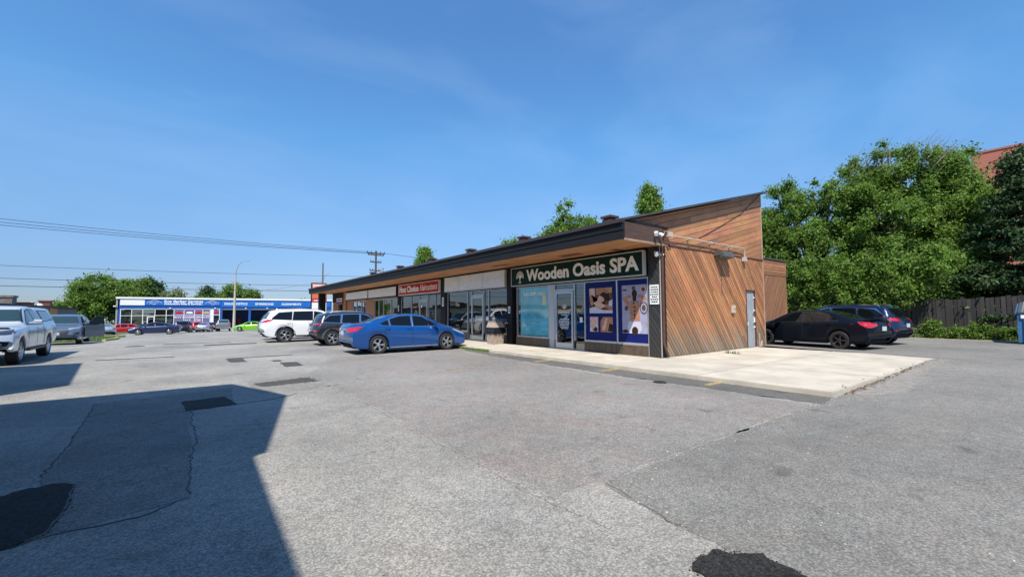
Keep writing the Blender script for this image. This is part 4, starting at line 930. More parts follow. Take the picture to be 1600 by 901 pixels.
    def put(c, name, items, m, off=.006, label=None, step=.07):
        mb = MB()
        for view, poly in items: c.decal(mb, view, poly, off, step)
        if not mb.v: return None
        o = mb.build(name, m, c.root)
        if label: o['label'] = label
        return o
    def both(c, name, poly, m, off=.006):
        for v in ('l', 'r'): c.put(name, [(v, poly)], m, off)
    def windows(c, polys, wind, rear, gm=M_cglass, trim=M_black, wm=None):
        for v in ('l', 'r'):
            if trim is not None:
                for p in polys:
                    cx_ = sum(q[0] for q in p) / len(p); cz_ = sum(q[1] for q in p) / len(p)
                    c.put('window_trim', [(v, [(q[0] + (.03 if q[0] > cx_ else -.03), q[1] + (.026 if q[1] > cz_ else -.022)) for q in p])], trim, .005)
            for p in polys: c.put('side_window', [(v, p)], gm, .010)
        if wind: c.put('windscreen', [('f', wind)], wm or gm, .008, step=.1)
        if rear: c.put('rear_window', [('b', rear)], gm, .008, step=.1)
    def seams(c, xs_, z0, z1, lean=0):
        for x in xs_: c.both('door_seam', [(x - .006, z0), (x + .006, z0), (x + .006 + lean, z1), (x - .006 + lean, z1)], M_well, .003)
    def mirror(c, x, z, m, hw=None):
        hw = hw or c.sp['W'] / 2
        for sy in (-1, 1):
            s = MB(); y = sy * (hw - .04); s.tube([(x, y - sy * .06, z - .02), (x - .02, y + sy * .06, z + .02)], .02, 6)
            P = [(x + .02, y + sy * .05, z - .03), (x - .06, y + sy * .05, z - .04), (x + .03, y + sy * .20, z + .0), (x - .06, y + sy * .21, z - .02)]
            q = [(x + .05, z - .04), (x + .06, z + .05), (x - .05, z + .10), (x - .07, z - .05)]
            vs = [(a, y + sy * .04, b) for a, b in q] + [(a * 1.0 - .01, y + sy * .22, z + (b - z) * .8 + .01) for a, b in q]
            s.add(vs, [(0, 1, 2, 3), (7, 6, 5, 4), (0, 4, 5, 1), (1, 5, 6, 2), (2, 6, 7, 3), (3, 7, 4, 0)], 0); s.build('mirror', m, c.root)
    def handles(c, pts, m):
        for v, sy in (('l', 1), ('r', -1)):
            for x, z in pts:
                h = c.ray(v, x, z)
                if h: s = MB().tube([(x - .09, h[0].y + sy * .005, z), (x - .07, h[0].y + sy * .035, z + .003), (x + .07, h[0].y + sy * .035, z + .003), (x + .09, h[0].y + sy * .005, z)], .011, 6); s.build('door_handle', m, c.root)
    def plate(c, view, z, m=M_plate):
        h = c.ray(view, 0, z)
        if h:
            x = h[0].x + (.012 if view == 'f' else -.012); MB().box(x - .006, -.15, z - .075, x + .006, .15, z + .075).build('licence_plate', m, c.root)
def mirror_poly(p): return [(-a, b) for a, b in p][::-1]

def sedan_spec(L, Wd, H, ax, r, name='parked_sedan', **k):
    hl = L / 2; q = L / 4.85; z = H / 1.465
    sp = dict(name=name, L=L, W=Wd, r=r, ax=ax,
        top=[(-hl, .70 * z), (-hl + .05, .98 * z), (-hl + .16, 1.085 * z), (-1.90 * q, 1.12 * z), (-1.66 * q, 1.15 * z), (-1.1 * q, 1.335 * z), (-.75 * q, 1.415 * z), (-.25 * q, 1.46 * z), (.1 * q, 1.462 * z), (.45 * q, 1.42 * z), (1.3 * q, 1.05 * z), (1.5 * q, 1.0 * z), (1.9 * q, .90 * z), (hl - .22, .80 * z), (hl - .05, .69 * z), (hl, .60 * z)],
        sh=[(-hl, .62 * z), (-hl + .08, .90 * z), (-hl + .3, 1.0 * z), (-1.2 * q, 1.0 * z), (0, .945 * z), (1.1 * q, .915 * z), (1.7 * q, .86 * z), (hl - .22, .73 * z), (hl, .55 * z)],
        bot=[(-hl, .42), (-hl + .12, .28), (-hl + .5, .21), (0, .19), (hl - .5, .19), (hl - .1, .22), (hl, .30)],
        rw=[(-hl, .66), (-1.7 * q, .68), (-1.1 * q, .60), (-.7 * q, .555), (.3 * q, .56), (.7 * q, .60), (1.35 * q, .73), (1.9 * q, .66), (hl, .55)])
    sp.update(k); return sp
def sedan_windows(c, q, z, gm=M_cglass, trim=M_chrome, wm=None):
    c.windows([[(1.02 * q, .985 * z), (.42 * q, 1.345 * z), (.02 * q, 1.385 * z), (-.02 * q, .995 * z)], [(-.10 * q, 1.0 * z), (-.06 * q, 1.385 * z), (-.52 * q, 1.365 * z), (-.90 * q, 1.26 * z), (-.90 * q, 1.03 * z)], [(-.97 * q, 1.035 * z), (-.97 * q, 1.24 * z), (-1.30 * q, 1.09 * z), (-1.22 * q, 1.045 * z)]],
              [(-.66, 1.09 * z), (.66, 1.09 * z), (.50, 1.395 * z), (-.50, 1.395 * z)], [(-.58, 1.18 * z), (.58, 1.18 * z), (.48, 1.385 * z), (-.48, 1.385 * z)], gm, trim, wm)
# --- blue sedan (faces +X)
blue = paint('bright_blue', (0.002, 0.066, 0.26), .30, .22)
sp = sedan_spec(4.85, 1.82, 1.47, (-1.37, 1.42), .335, split=True, spokes=5, sw=.035)
blue.node_tree.nodes['Principled BSDF'].inputs['Coat Weight'].default_value = 1.0
c = Car('bright blue sedan parked nose to the shops beneath the plain white sign', 'car', sp, blue, (6.68, 16.08, 0), 0.0)
sedan_windows(c, 1, 1)
for sy in (1, -1):
    rp = [(sy * .42, .84), (sy * .42, .94), (sy * .88, .99), (sy * .90, .82), (sy * .62, .79)]
    c.put('taillight', [('b', rp), ('l' if sy > 0 else 'r', [(-2.42, .83), (-2.42, .97), (-1.93, 1.0), (-2.08, .91), (-2.2, .83)])], M_tail, .012)
    c.put('headlight', [('l' if sy > 0 else 'r', [(2.3, .62), (1.72, .84), (1.62, .82), (1.9, .70), (2.25, .58)]), ('f', [(sy * .52, .60), (sy * .80, .60), (sy * .82, .74), (sy * .5, .68)])], M_head, .010)
c.put('taillight_reflector', [('b', [(-.40, .87), (.40, .87), (.40, .93), (-.40, .93)])], M_chrome, .01); c.plate('b', .78)
c.put('rear_bumper_trim', [('b', [(-.70, .30), (.70, .30), (.62, .42), (-.62, .42)])], M_black, .008); c.seams([-.06, -1.12, 1.12], .35, .93)
c.handles([(-.22, .90), (-1.05, .92)], blue); c.mirror(.86, 1.02, blue); c.both('sill_trim', [(-1.0, .215), (1.0, .215), (1.0, .245), (-1.0, .245)], M_chrome, .006)
c.put('grille', [('f', [(-.5, .36), (.5, .36), (.6, .52), (-.6, .52)])], M_black)
# --- SUV specs
def suv_spec(L, Wd, H, ax, r, name='parked_suv', **k):
    hl = L / 2; z = H / 1.73; q = L / 4.89
    sp = dict(name=name, L=L, W=Wd, r=r, ax=ax, tw=.235, arch=.06,
        top=[(-hl, .75 * z), (-hl + .06, 1.05 * z), (-hl + .16, 1.14 * z), (-hl + .38, 1.50 * z), (-hl + .50, 1.63 * z), (-1.5 * q, 1.69 * z), (-.6 * q, 1.73 * z), (.0, 1.725 * z), (.45 * q, 1.66 * z), (1.25 * q, 1.17 * z), (1.4 * q, 1.13 * z), (1.9 * q, 1.06 * z), (hl - .2, .93 * z), (hl - .04, .75 * z), (hl, .6 * z)],
        sh=[(-hl, .70 * z), (-hl + .1, .98 * z), (-hl + .3, 1.12 * z), (-1.2 * q, 1.10 * z), (0, 1.06 * z), (1.2 * q, 1.05 * z), (1.8 * q, .98 * z), (hl - .2, .84 * z), (hl, .54 * z)],
        bot=[(-hl, .48), (-hl + .12, .36), (-hl + .5, .27), (0, .25), (hl - .5, .25), (hl - .1, .28), (hl, .38)],
        rw=[(-hl, .78), (-hl + .3, .72), (-1.6 * q, .66), (-.7 * q, .66), (.3 * q, .65), (.6 * q, .68), (1.3 * q, .80), (1.9 * q, .76), (hl, .66)], belt=.955, bend=(.16, .22))
    sp.update(k); return sp
def suv_windows(c, q, z, gm=M_cglass, trim=M_black, wm=None, x3=-1.95):
    c.windows([[(1.0 * q, 1.13 * z), (.42 * q, 1.53 * z), (.08 * q, 1.60 * z), (.02 * q, 1.13 * z)], [(-.06 * q, 1.13 * z), (-.02 * q, 1.60 * z), (-.92 * q, 1.58 * z), (-1.0 * q, 1.15 * z)], [(-1.08 * q, 1.16 * z), (-1.02 * q, 1.575 * z), (-1.6 * q, 1.53 * z), (x3 * q, 1.27 * z), (x3 * q, 1.21 * z)]],
              [(-.72, 1.22 * z), (.72, 1.22 * z), (.58, 1.60 * z), (-.58, 1.60 * z)], [(-.64, 1.22 * z), (.64, 1.22 * z), (.54, 1.55 * z), (-.54, 1.55 * z)], gm, trim, wm)
def arches(c, w=.05, m=M_black, z0=.28):
    for xa in c.sp['ax']:
        R1 = c.r + c.sp.get('arch', .055) + .004; R2 = R1 + w
        for v in ('l', 'r'):
            for i in range(8):
                a, b = math.pi * (i / 8) , math.pi * ((i + 1) / 8)
                c_ = [(xa + R1 * math.cos(a), c.r + R1 * math.sin(a)), (xa + R2 * math.cos(a), c.r + R2 * math.sin(a)), (xa + R2 * math.cos(b), c.r + R2 * math.sin(b)), (xa + R1 * math.cos(b), c.r + R1 * math.sin(b))]
                if i == 0: mb = MB()
                c.decal(mb, v, c_, .014, .12)
            if mb.v: mb.build('wheel_arch_trim', m, c.root)
def cladding(c, z1=.36, m=M_black, z0=.25):
    a, b = c.sp['ax']; R = c.r + .08
    c.both('sill_cladding', [(a + R, z0), (b - R, z0), (b - R, z1), (a + R, z1)], m, .012)
    c.put('rear_bumper_trim', [('b', [(-.82, .40), (.82, .40), (.78, .56), (-.78, .56)])], m, .012)
def rails(c, x0, x1, z, m, y=.60):
    for sy in (-1, 1):
        h = c.ray('t', x0, sy * y); h2 = c.ray('t', x1, sy * y); hm = c.ray('t', (x0 + x1) / 2, sy * y)
        if h and h2: MB().tube([(x0, sy * y, h[0].z), (x0 + .08, sy * y, h[0].z + .045), ((x0 + x1) / 2, sy * y, hm[0].z + .05), (x1 - .08, sy * y, h2[0].z + .045), (x1, sy * y, h2[0].z)], .018, 6).build('roof_rail', m, c.root)
white = paint('white', (0.72, 0.72, 0.72), 0.0, .35)
sp = suv_spec(4.89, 1.93, 1.73, (-1.35, 1.44), .37, split=True, spokes=5, sw=.035)
gz_ = gz(5, 25)
c = Car('white three row SUV parked nose to the shops, left of the dark grey crossover', 'SUV', sp, white, (5.0, 25.4, gz(5, 25)), 0.0)
suv_windows(c, 1, 1); arches(c); cladding(c)
for sy in (1, -1): c.put('taillight', [('b', [(sy * .50, 1.02), (sy * .50, 1.12), (sy * .92, 1.18), (sy * .92, 1.03)]), ('l' if sy > 0 else 'r', [(-2.40, 1.05), (-2.40, 1.19), (-1.92, 1.18), (-2.02, 1.11), (-2.2, 1.05)])], M_tail, .012); c.put('headlight', [('l' if sy > 0 else 'r', [(2.28, .80), (1.8, .98), (1.8, .90), (2.2, .76)])], M_head, .01)
c.put('rear_trim', [('b', [(-.5, 1.03), (.5, 1.03), (.5, 1.08), (-.5, 1.08)])], M_chrome, .01); c.plate('b', .90); c.seams([0, -1.04, 1.18], .42, 1.03); c.handles([(-.2, 1.0), (-1.2, 1.02)], white); c.mirror(.9, 1.18, white); rails(c, -1.6, .35, 1.75, M_alu)
MB().prism([(-1.70, 1.69), (-1.55, 1.70), (-1.66, 1.78)], 'y', -.02, .02).build('antenna_fin', white, c.root)
for (v, x) in (('r', -2.2), ('r', 2.2)): pass
# dark SUV mostly hidden behind the white one
dk = paint('black_blue', (0.012, 0.014, 0.02), .3, .3)
c = Car('dark SUV tail peeking out behind the white SUV', 'SUV', suv_spec(4.6, 1.85, 1.65, (-1.3, 1.36), .35, spokes=5), dk, (5.15, 29.2, gz(5, 29)), 0.0); suv_windows(c, .94, .954); 
for sy in (1, -1): c.put('taillight', [('b', [(sy * .5, .98), (sy * .5, 1.08), (sy * .86, 1.12), (sy * .86, .98)])], M_tail, .012)
c.plate('b', .85)
# --- dark grey crossover with heavy cladding
grey = paint('charcoal', (0.035, 0.038, 0.045), .5, .3)
sp = suv_spec(4.17, 1.80, 1.56, (-1.25, 1.35), .34, split=True, spokes=5, sw=.04)
c = Car('dark grey crossover with grey wheel arches between the blue sedan and white SUV', 'SUV', sp, grey, (6.25, 21.3, 0), 0.0)
suv_windows(c, .853, .902, trim=M_chrome); clad = mat('grey_cladding', (0.07, 0.075, 0.08), .6); arches(c, .10, clad); cladding(c, .42, clad)
for sy in (1, -1): c.put('taillight', [('b', [(sy * .45, .95), (sy * .45, 1.01), (sy * .86, 1.04), (sy * .86, .96)]), ('l' if sy > 0 else 'r', [(-2.05, .97), (-2.05, 1.05), (-1.68, 1.02), (-1.75, .98)])], M_tail, .012); c.put('rear_fog_light', [('b', [(sy * .62, .62), (sy * .84, .60), (sy * .84, .74), (sy * .66, .72)])], M_tail, .018)
c.put('rear_skid_plate', [('b', [(-.6, .36), (.6, .36), (.72, .50), (-.72, .50)])], M_rimA, .02); c.plate('b', .72); c.seams([0, -.9, 1.0], .42, .93); c.handles([(-.2, .92), (-1.05, .94)], grey); c.mirror(.78, 1.06, grey); rails(c, -1.3, .2, 1.6, M_alu, .54)
# --- black sedan by the rear corner (faces +Y, turned a little)
blk = mat('car_paint_black', (0.004, 0.006, 0.011), .16, spec=.12, coat=.05)
sp = sedan_spec(4.60, 1.76, 1.44, (-1.28, 1.40), .325, blackrim=True, spokes=5, sw=.06)
ang = math.pi / 2 - .185
def frame(fw, rw_, sp, side):
    """car pose from ground points of two wheels on one side ('l' or 'r')"""
    fw = Vector(fw); rw_ = Vector(rw_); d = (fw - rw_).normalized(); n_ = Vector((-d.y, d.x)) * (1 if side == 'l' else -1)
    mid = (fw + rw_) / 2 - n_ * sp['W'] / 2; xa = sum(sp['ax']) / 2; o = mid - d * xa
    return (o.x, o.y), math.atan2(d.y, d.x)
(ox, oy), an = frame((19.15, 7.78), (18.70, 5.14), sp, 'l')
c = Car('black sedan with black wheels tucked against the rear corner of the plaza', 'car', sp, blk, (ox, oy, .1), an)
sedan_windows(c, .948, .983, trim=M_black)
for sy in (1, -1): c.put('taillight', [('b', [(sy * .40, .86), (sy * .40, .93), (sy * .86, .98), (sy * .86, .80), (sy * .70, .79)]), ('l' if sy > 0 else 'r', [(-2.3, .80), (-2.3, .97), (-1.86, 1.0), (-1.95, .90), (-2.1, .82)])], M_tail, .012)
c.plate('b', .76); c.put('rear_diffuser', [('b', [(-.6, .28), (.6, .28), (.55, .38), (-.55, .38)])], M_rimA, .01); c.seams([-.06, -1.05, 1.05], .35, .92); c.handles([(-.22, .89), (-1.0, .91)], blk); c.mirror(.82, 1.0, blk)
MB().prism([(-1.95, 1.13), (-2.2, 1.10), (-2.26, 1.16), (-2.0, 1.165)], 'y', -.62, .62).build('spoiler', blk, c.root)
# --- dark blue crossover behind it
navy = paint('midnight_blue', (0.008, 0.016, 0.050), .45, .28)
sp = suv_spec(4.66, 1.89, 1.64, (-1.33, 1.49), .36, spokes=5, sw=.07, split=True)
(ox, oy), an = frame((22.35, 7.85), (21.95, 5.05), sp, 'l')
c = Car('dark blue crossover with silver roof rails beside the fence', 'SUV', sp, navy, (ox, oy, .1), an)
suv_windows(c, .953, .948, trim=M_chrome)
for sy in (1, -1): c.put('taillight', [('b', [(sy * .45, .97), (sy * .45, 1.09), (sy * .90, 1.10), (sy * .90, .98)]), ('l' if sy > 0 else 'r', [(-2.3, .97), (-2.3, 1.10), (-2.0, 1.09), (-2.05, 1.0)])], M_tail, .012); c.put('rear_reflector', [('b', [(sy * .45, .58), (sy * .82, .58), (sy * .82, .63), (sy * .45, .63)])], M_tail, .02)
c.plate('b', .80); rails(c, -1.65, .25, 1.68, M_chrome, .58); c.put('rear_bumper_trim', [('b', [(-.75, .38), (.75, .38), (.72, .50), (-.72, .50)])], M_black, .012); c.seams([0, -1.0, 1.1], .40, .98); c.mirror(.86, 1.13, navy)
# --- pickup with a canopy, facing the camera side
silver = paint('silver_blue', (0.60, 0.64, 0.68), .35, .3)
hl = 2.70
sp = dict(name='parked_pickup', L=5.4, W=1.89, r=.39, ax=(-1.55, 1.71), tw=.26, arch=.075, flare=.045, spokes=6, sw=.06, belt=.955, bend=(.06, .20), rd=.07,
    top=[(-hl, 1.0), (-hl + .03, 1.30), (-hl + .12, 1.60), (-hl + .25, 1.74), (-.95, 1.76), (-.80, 1.745), (-.3, 1.79), (.15, 1.78), (.45, 1.72), (1.16, 1.27), (1.3, 1.22), (2.2, 1.14), (hl - .14, 1.04), (hl - .03, .92), (hl, .75)],
    sh=[(-hl, .95), (-hl + .05, 1.10), (-hl + .2, 1.14), (0, 1.12), (1.2, 1.11), (2.1, 1.06), (hl - .1, .95), (hl, .70)],
    bot=[(-hl, .55), (-hl + .2, .48), (-1.0, .42), (1.2, .42), (hl - .2, .40), (hl, .50)],
    rw=[(-hl, .80), (-hl + .3, .68), (-.9, .66), (0, .64), (.4, .66), (1.2, .80), (2.0, .82), (hl, .76)])
c = Car('silver pickup truck with matching bed cap parked at the left edge of the lot', 'pickup', sp, silver, (-5.25, 21.0, 0), -math.pi / 2 + .02)
gb = M_cglass2
c.windows([[(.98, 1.20), (.42, 1.60), (.12, 1.66), (.08, 1.18)], [(.0, 1.18), (.04, 1.66), (-.42, 1.65), (-.70, 1.55), (-.74, 1.19)], [(-1.02, 1.26), (-1.0, 1.62), (-2.15, 1.61), (-2.42, 1.30)]], [(-.76, 1.29), (.76, 1.29), (.60, 1.66), (-.60, 1.66)], [(-.6, 1.3), (.6, 1.3), (.54, 1.6), (-.54, 1.6)], gb, M_black, gb)
c.put('windscreen_frame', [('f', [(-.79, 1.26), (-.76, 1.26), (-.60, 1.68), (-.63, 1.68)]), ('f', [(.76, 1.26), (.79, 1.26), (.63, 1.68), (.60, 1.68)])], M_black, .012)
for sy in (1, -1):
    c.put('headlight', [('f', [(sy * .46, .90), (sy * .84, .93), (sy * .86, 1.03), (sy * .46, 1.0)]), ('l' if sy > 0 else 'r', [(2.60, .92), (2.60, 1.02), (2.20, 1.06), (2.3, .96)])], M_headd, .012)
    c.put('headlight_trim', [('f', [(sy * .48, .965), (sy * .84, .985), (sy * .84, 1.0), (sy * .48, .985)])], M_chrome, .02)
    c.put('fog_light_surround', [('f', [(sy * .46, .56), (sy * .80, .58), (sy * .86, .73), (sy * .44, .71)])], M_black, .012)
    c.put('fog_light', [('f', ell(sy * .64, .64, .07, .05, 12))], M_chrome, .022)
    c.put('fog_light_trim', [('f', [(sy * .46, .545), (sy * .78, .56), (sy * .80, .585), (sy * .47, .57)])], M_chrome, .02)
    c.put('taillight', [('b', [(sy * .74, .85), (sy * .90, .85), (sy * .90, 1.1), (sy * .74, 1.1)])], M_tail, .012)
c.put('grille', [('f', [(-.44, .78), (.44, .78), (.44, 1.05), (-.44, 1.05)])], M_black, .010); c.put('grille_emblem', [('f', [(-.13, .915), (-.13, .955), (-.04, .955), (-.04, .975), (.04, .975), (.04, .955), (.13, .955), (.13, .915), (.04, .915), (.04, .895), (-.04, .895), (-.04, .915)])], mat('gold_emblem', (.55, .38, .08), .3, metal=.6), .03)
c.put('lower_bumper', [('f', [(-.80, .45), (.80, .45), (.84, .55), (-.84, .55)])], M_black, .015)
c.put('bonnet_deflector', [('f', [(-.80, 1.075), (.80, 1.075), (.74, 1.115), (-.74, 1.115)])], M_black, .03)
c.mirror(.80, 1.24, silver, .98); c.seams([.04, -.78, 1.05], .5, 1.10); c.seams([-.88], .5, 1.74); c.handles([(-.1, 1.04), (-.68, 1.05)], silver)
for sy in (1, -1):
    MB().box(-.9, sy * .90 - .05, .36, 1.1, sy * .90 + .09, .42).build('running_board', M_black, c.root)
MB().prism([(-.1, 1.785), (.12, 1.785), (.0, 1.84)], 'y', -.02, .02).build('antenna_fin', silver, c.root)
# --- grey-blue crossover with an open front door
steel = paint('steel_blue', (0.15, 0.19, 0.24), .55, .3)
sp = suv_spec(4.65, 1.84, 1.66, (-1.33, 1.39), .355, spokes=5, sw=.06)
c = Car('steel blue crossover behind the pickup with its front door swung open', 'SUV', sp, steel, (-6.1, 34.6, gz(-6, 34) + .02), -math.pi / 2 + .04)
suv_windows(c, .951, .96, M_cglass2)
for sy in (1, -1):
    c.put('headlight', [('f', [(sy * .45, .83), (sy * .84, .90), (sy * .86, .96), (sy * .45, .90)])], M_head, .012); c.put('fog_light_surround', [('f', [(sy * .62, .45), (sy * .84, .5), (sy * .86, .72), (sy * .66, .64)])], M_black, .012)
c.put('grille', [('f', [(-.42, .58), (.42, .58), (.52, .80), (-.52, .80)])], M_black, .010); c.put('grille_trim', [('f', [(-.54, .80), (.54, .80), (.54, .835), (-.54, .835)])], M_chrome, .012)
c.put('lower_bumper', [('f', [(-.7, .34), (.7, .34), (.74, .42), (-.74, .42)])], M_black, .015); c.plate('f', .62); c.mirror(.88, 1.14, steel)
c.put('door_opening', [('l', [(1.0, .36), (1.0, 1.05), (.42, 1.46), (.08, 1.52), (.02, .36)])], M_well, .016)
dr = MB(); hx, hy = 1.0, .93; an_ = math.radians(48)
def DP(u, z, t=0): return (hx - u * math.cos(an_) - t * math.sin(an_), hy + u * math.sin(an_) - t * math.cos(an_), z)
def slabp(poly, t0, t1, mb, m=0):
    n = len(poly); mb.add([DP(p[0], p[1], t0) for p in poly] + [DP(p[0], p[1], t1) for p in poly], [list(range(n)), list(range(n, 2 * n))[::-1]] + [(i, (i + 1) % n, n + (i + 1) % n, n + i) for i in range(n)], m)
slabp([(0, .36), (.98, .36), (1.02, .7), (.98, 1.06), (0, 1.02)], -.05, .05, dr); door_o = dr.build('open_door', steel, c.root)
dr = MB(); slabp([(.05, 1.03), (.95, 1.07), (.92, 1.52), (.55, 1.48)], -.01, .01, dr); dr.build('door_window', M_cglass2, door_o)
dr = MB(); slabp([(.96, 1.05), (1.0, 1.07), (.95, 1.56), (.91, 1.56)], -.02, .02, dr); slabp([(.55, 1.48), (.94, 1.52), (.94, 1.56), (.52, 1.51)], -.02, .02, dr); slabp([(.02, 1.03), (.08, 1.03), (.57, 1.49), (.52, 1.51)], -.02, .02, dr); dr.build('door_window_frame', M_black, door_o)

# --- far vehicles in front of the blue garage
def far_sedan(label, pm, x, y, rz, sc=1.0, cat='car'):
    sp = sedan_spec(4.75, 1.80, 1.46, (-1.35, 1.40), .33, spokes=7, sw=.05)
    c = Car(label, cat, sp, pm, (x, y, gz(x, y)), rz, far=True); sedan_windows(c, .979, .996, trim=None)
    for sy in (1, -1):
        c.put('headlight', [('l' if sy > 0 else 'r', [(2.3, .60), (1.75, .82), (1.7, .74), (2.2, .56)]), ('f', [(sy * .5, .58), (sy * .8, .58), (sy * .8, .72), (sy * .5, .66)])], M_head, .012)
        c.put('taillight', [('b', [(sy * .5, .80), (sy * .84, .80), (sy * .84, .94), (sy * .5, .92)])], M_tail, .012)
    c.plate('b', .72); c.mirror(.85, 1.0, pm); return c
def far_suv(label, pm, x, y, rz, L_=4.6, H_=1.7, cat='SUV'):
    sp = suv_spec(L_, 1.86, H_, (-L_ * .28, L_ * .30), .35, spokes=5, sw=.06)
    c = Car(label, cat, sp, pm, (x, y, gz(x, y)), rz, far=True); suv_windows(c, L_ / 4.89, H_ / 1.73, trim=None)
    for sy in (1, -1):
        c.put('taillight', [('b', [(sy * .62, .92), (sy * .84, .92), (sy * .84, 1.12), (sy * .62, 1.12)])], M_tail, .012); c.put('headlight', [('f', [(sy * .5, .80), (sy * .84, .82), (sy * .84, .94), (sy * .5, .92)])], M_head, .012)
    c.plate('b', .85); return c
red_ = paint('red', (0.42, 0.012, 0.014), .2, .3)
far_sedan('dark navy sedan standing side on in front of the blue garage', paint('navy', (0.012, 0.022, 0.07), .4, .3), -3.9, 64.2, math.pi - .09)
far_suv('black SUV seen from behind, right of the navy sedan', dk, -1.6, 76.5, math.pi / 2 - .1, 4.7, 1.75)
far_suv('red SUV parked beyond the black SUV before the garage', red_, -.3, 84.0, math.pi / 2 + .25, 4.4, 1.65)
far_sedan('silver sedan seen from behind between the red SUV and grey pickup', paint('silver', (0.42, 0.44, 0.46), .6, .3), .9, 80.5, math.pi / 2 - .15)
far_suv('dark maroon hatchback wedged beside the grey pickup', paint('maroon', (0.08, 0.012, 0.02), .4, .3), 2.15, 87.0, math.pi / 2, 4.2, 1.55, 'car')
far_sedan('bright lime green car left of the dark SUV tail', paint('lime', (0.16, 0.42, 0.02), .2, .3), 6.5, 73.5, math.pi - .28)
far_suv('small red hatchback at the left end of the garage row', red_, -9.0, 84.0, math.pi, 4.1, 1.5, 'car')
far_sedan('pale silver sedan behind the open car door at far left', paint('pale_silver', (0.45, 0.5, 0.54), .5, .3), -9.9, 78.0, math.pi / 2 + .2)
far_sedan('dark sedan parked close against the garage windows', paint('graphite', (0.03, 0.035, 0.045), .4, .3), -6.9, 92.0, math.pi)
# grey pickup seen from behind
hl = 2.9
sp = dict(name='parked_pickup', L=5.8, W=2.0, r=.40, ax=(-1.75, 1.95), tw=.26, arch=.07, spokes=6, sw=.06, belt=.955, bend=(.04, .2),
    top=[(-hl, .9), (-hl + .03, 1.24), (-hl + .08, 1.29), (-.95, 1.30), (-.85, 1.32), (-.6, 1.86), (-.3, 1.92), (.4, 1.92), (.75, 1.84), (1.45, 1.38), (2.4, 1.26), (hl - .1, 1.1), (hl, .8)],
    sh=[(-hl, .86), (-hl + .05, 1.20), (-hl + .2, 1.26), (0, 1.26), (1.4, 1.26), (2.3, 1.16), (hl, .72)], bot=[(-hl, .55), (-hl + .2, .5), (0, .45), (hl - .2, .42), (hl, .5)],
    rw=[(-hl, .86), (-.95, .85), (-.6, .70), (.5, .70), (1.4, .84), (hl, .8)])
gp = paint('mid_grey', (0.20, 0.21, 0.22), .5, .3)
c = Car('grey pickup truck seen from behind beside the open garage bay', 'pickup', sp, gp, (3.4, 83.5, gz(3, 83)), math.pi / 2 - .05, far=True)
c.windows([[(1.15, 1.34), (.62, 1.72), (.3, 1.78), (.28, 1.34)], [(.2, 1.34), (.22, 1.78), (-.45, 1.77), (-.6, 1.36)]], [(-.78, 1.42), (.78, 1.42), (.64, 1.8), (-.64, 1.8)], [(-.68, 1.40), (.68, 1.40), (.60, 1.78), (-.60, 1.78)], M_cglass2, None)
for sy in (1, -1): c.put('taillight', [('b', [(sy * .82, .9), (sy * .96, .9), (sy * .96, 1.2), (sy * .82, 1.2)])], M_tail, .012)
c.put('tailgate_panel', [('b', [(-.72, .80), (.72, .80), (.72, 1.22), (-.72, 1.22)])], gp, .02); c.put('rear_bumper_trim', [('b', [(-.9, .55), (.9, .55), (.9, .72), (-.9, .72)])], M_chrome, .03); c.plate('b', .64)

# ---------------------------------------------------------------- the blue garage
RY = 109.2; RZ = gz(0, 109)
Gb = thing('garage_building', 'long low blue auto garage with white roof edge across the road', 'building', (4.5, RY, RZ))
M_rb = mat('garage_blue', (0.008, 0.085, 0.32), .5, var=.12); M_rb2 = mat('garage_banner_blue', (0.010, 0.13, 0.46), .4, var=.15, scale=1)
M_vio = mat('window_vinyl_violet', (0.16, 0.12, 0.26), .3, var=.15); M_ora = mat('orange_tint', (0.4, 0.14, 0.05), .5, var=.4)
def gpart(s, name, m, parent=None, label=None):
    o = s.build(name, m, parent or Gb); o.data.transform(Matrix.Translation(-Vector(Gb.location)))
    if label: o['label'] = label
    return o
s = MB().box(-12.4, RY + 10, RZ, 26.2, RY + 10.3, 4.4); s.box(-12.4, RY, RZ, -12.1, RY + 10, 4.4); s.box(26, RY, RZ, 26.3, RY + 10, 4.4); s.box(-12.4, RY, 2.52, 26, RY + .3, 4.4); s.box(3.72, RY, RZ, 4.2, RY + .4, 2.52); s.box(8.96, RY, RZ, 9.38, RY + .4, 2.52); s.box(14.2, RY, RZ, 14.78, RY + .4, 2.52); s.box(19.9, RY, RZ, 26, RY + .4, 2.52)
s.box(-12.1, RY, RZ, -11.9, RY + .3, 2.52); s.box(-11.9, RY, RZ, 3.72, RY + .3, RZ + .5)
gpart(s, 'wall', M_rb); gpart(MB().box(-12.4, RY + .3, 4.2, 26.2, RY + 10, 4.3), 'ceiling', M_dark); gpart(MB().box(-12.1, RY + .3, RZ, 26, RY + 10, RZ + .05), 'floor', M_dark)
gpart(MB().box(-12.1, RY + 4, RZ + .05, 4.0, RY + 4.1, 4.2), 'interior_partition', M_dark)
gpart(MB().box(-12.6, RY - .25, 4.42, 26.5, RY + 10.5, 4.78), 'roof_edge', M_white)
gpart(MB().box(-12.55, RY - .08, RZ, -12.30, RY + .2, 4.41), 'corner_pilaster', mat('grey_pilaster', (.3, .28, .26), .7))
xsr = [-11.87, -10.27, -8.65, -6.84, -5.10, -3.89, -2.28, -.55, .81, 2.07, 2.62, 3.70]
f = MB()
for x in xsr: f.box(x - .05, RY - .05, RZ + .5, x + .05, RY + .06, 2.5)
f.box(xsr[0] + .05, RY - .05, 2.40, xsr[-1] - .05, RY + .06, 2.5); f.box(xsr[0] + .05, RY - .052, 1.13, xsr[-1] - .05, RY + .052, 1.22); f.box(xsr[0] + .05, RY - .05, RZ + .5, xsr[-1] - .05, RY + .06, RZ + .6)
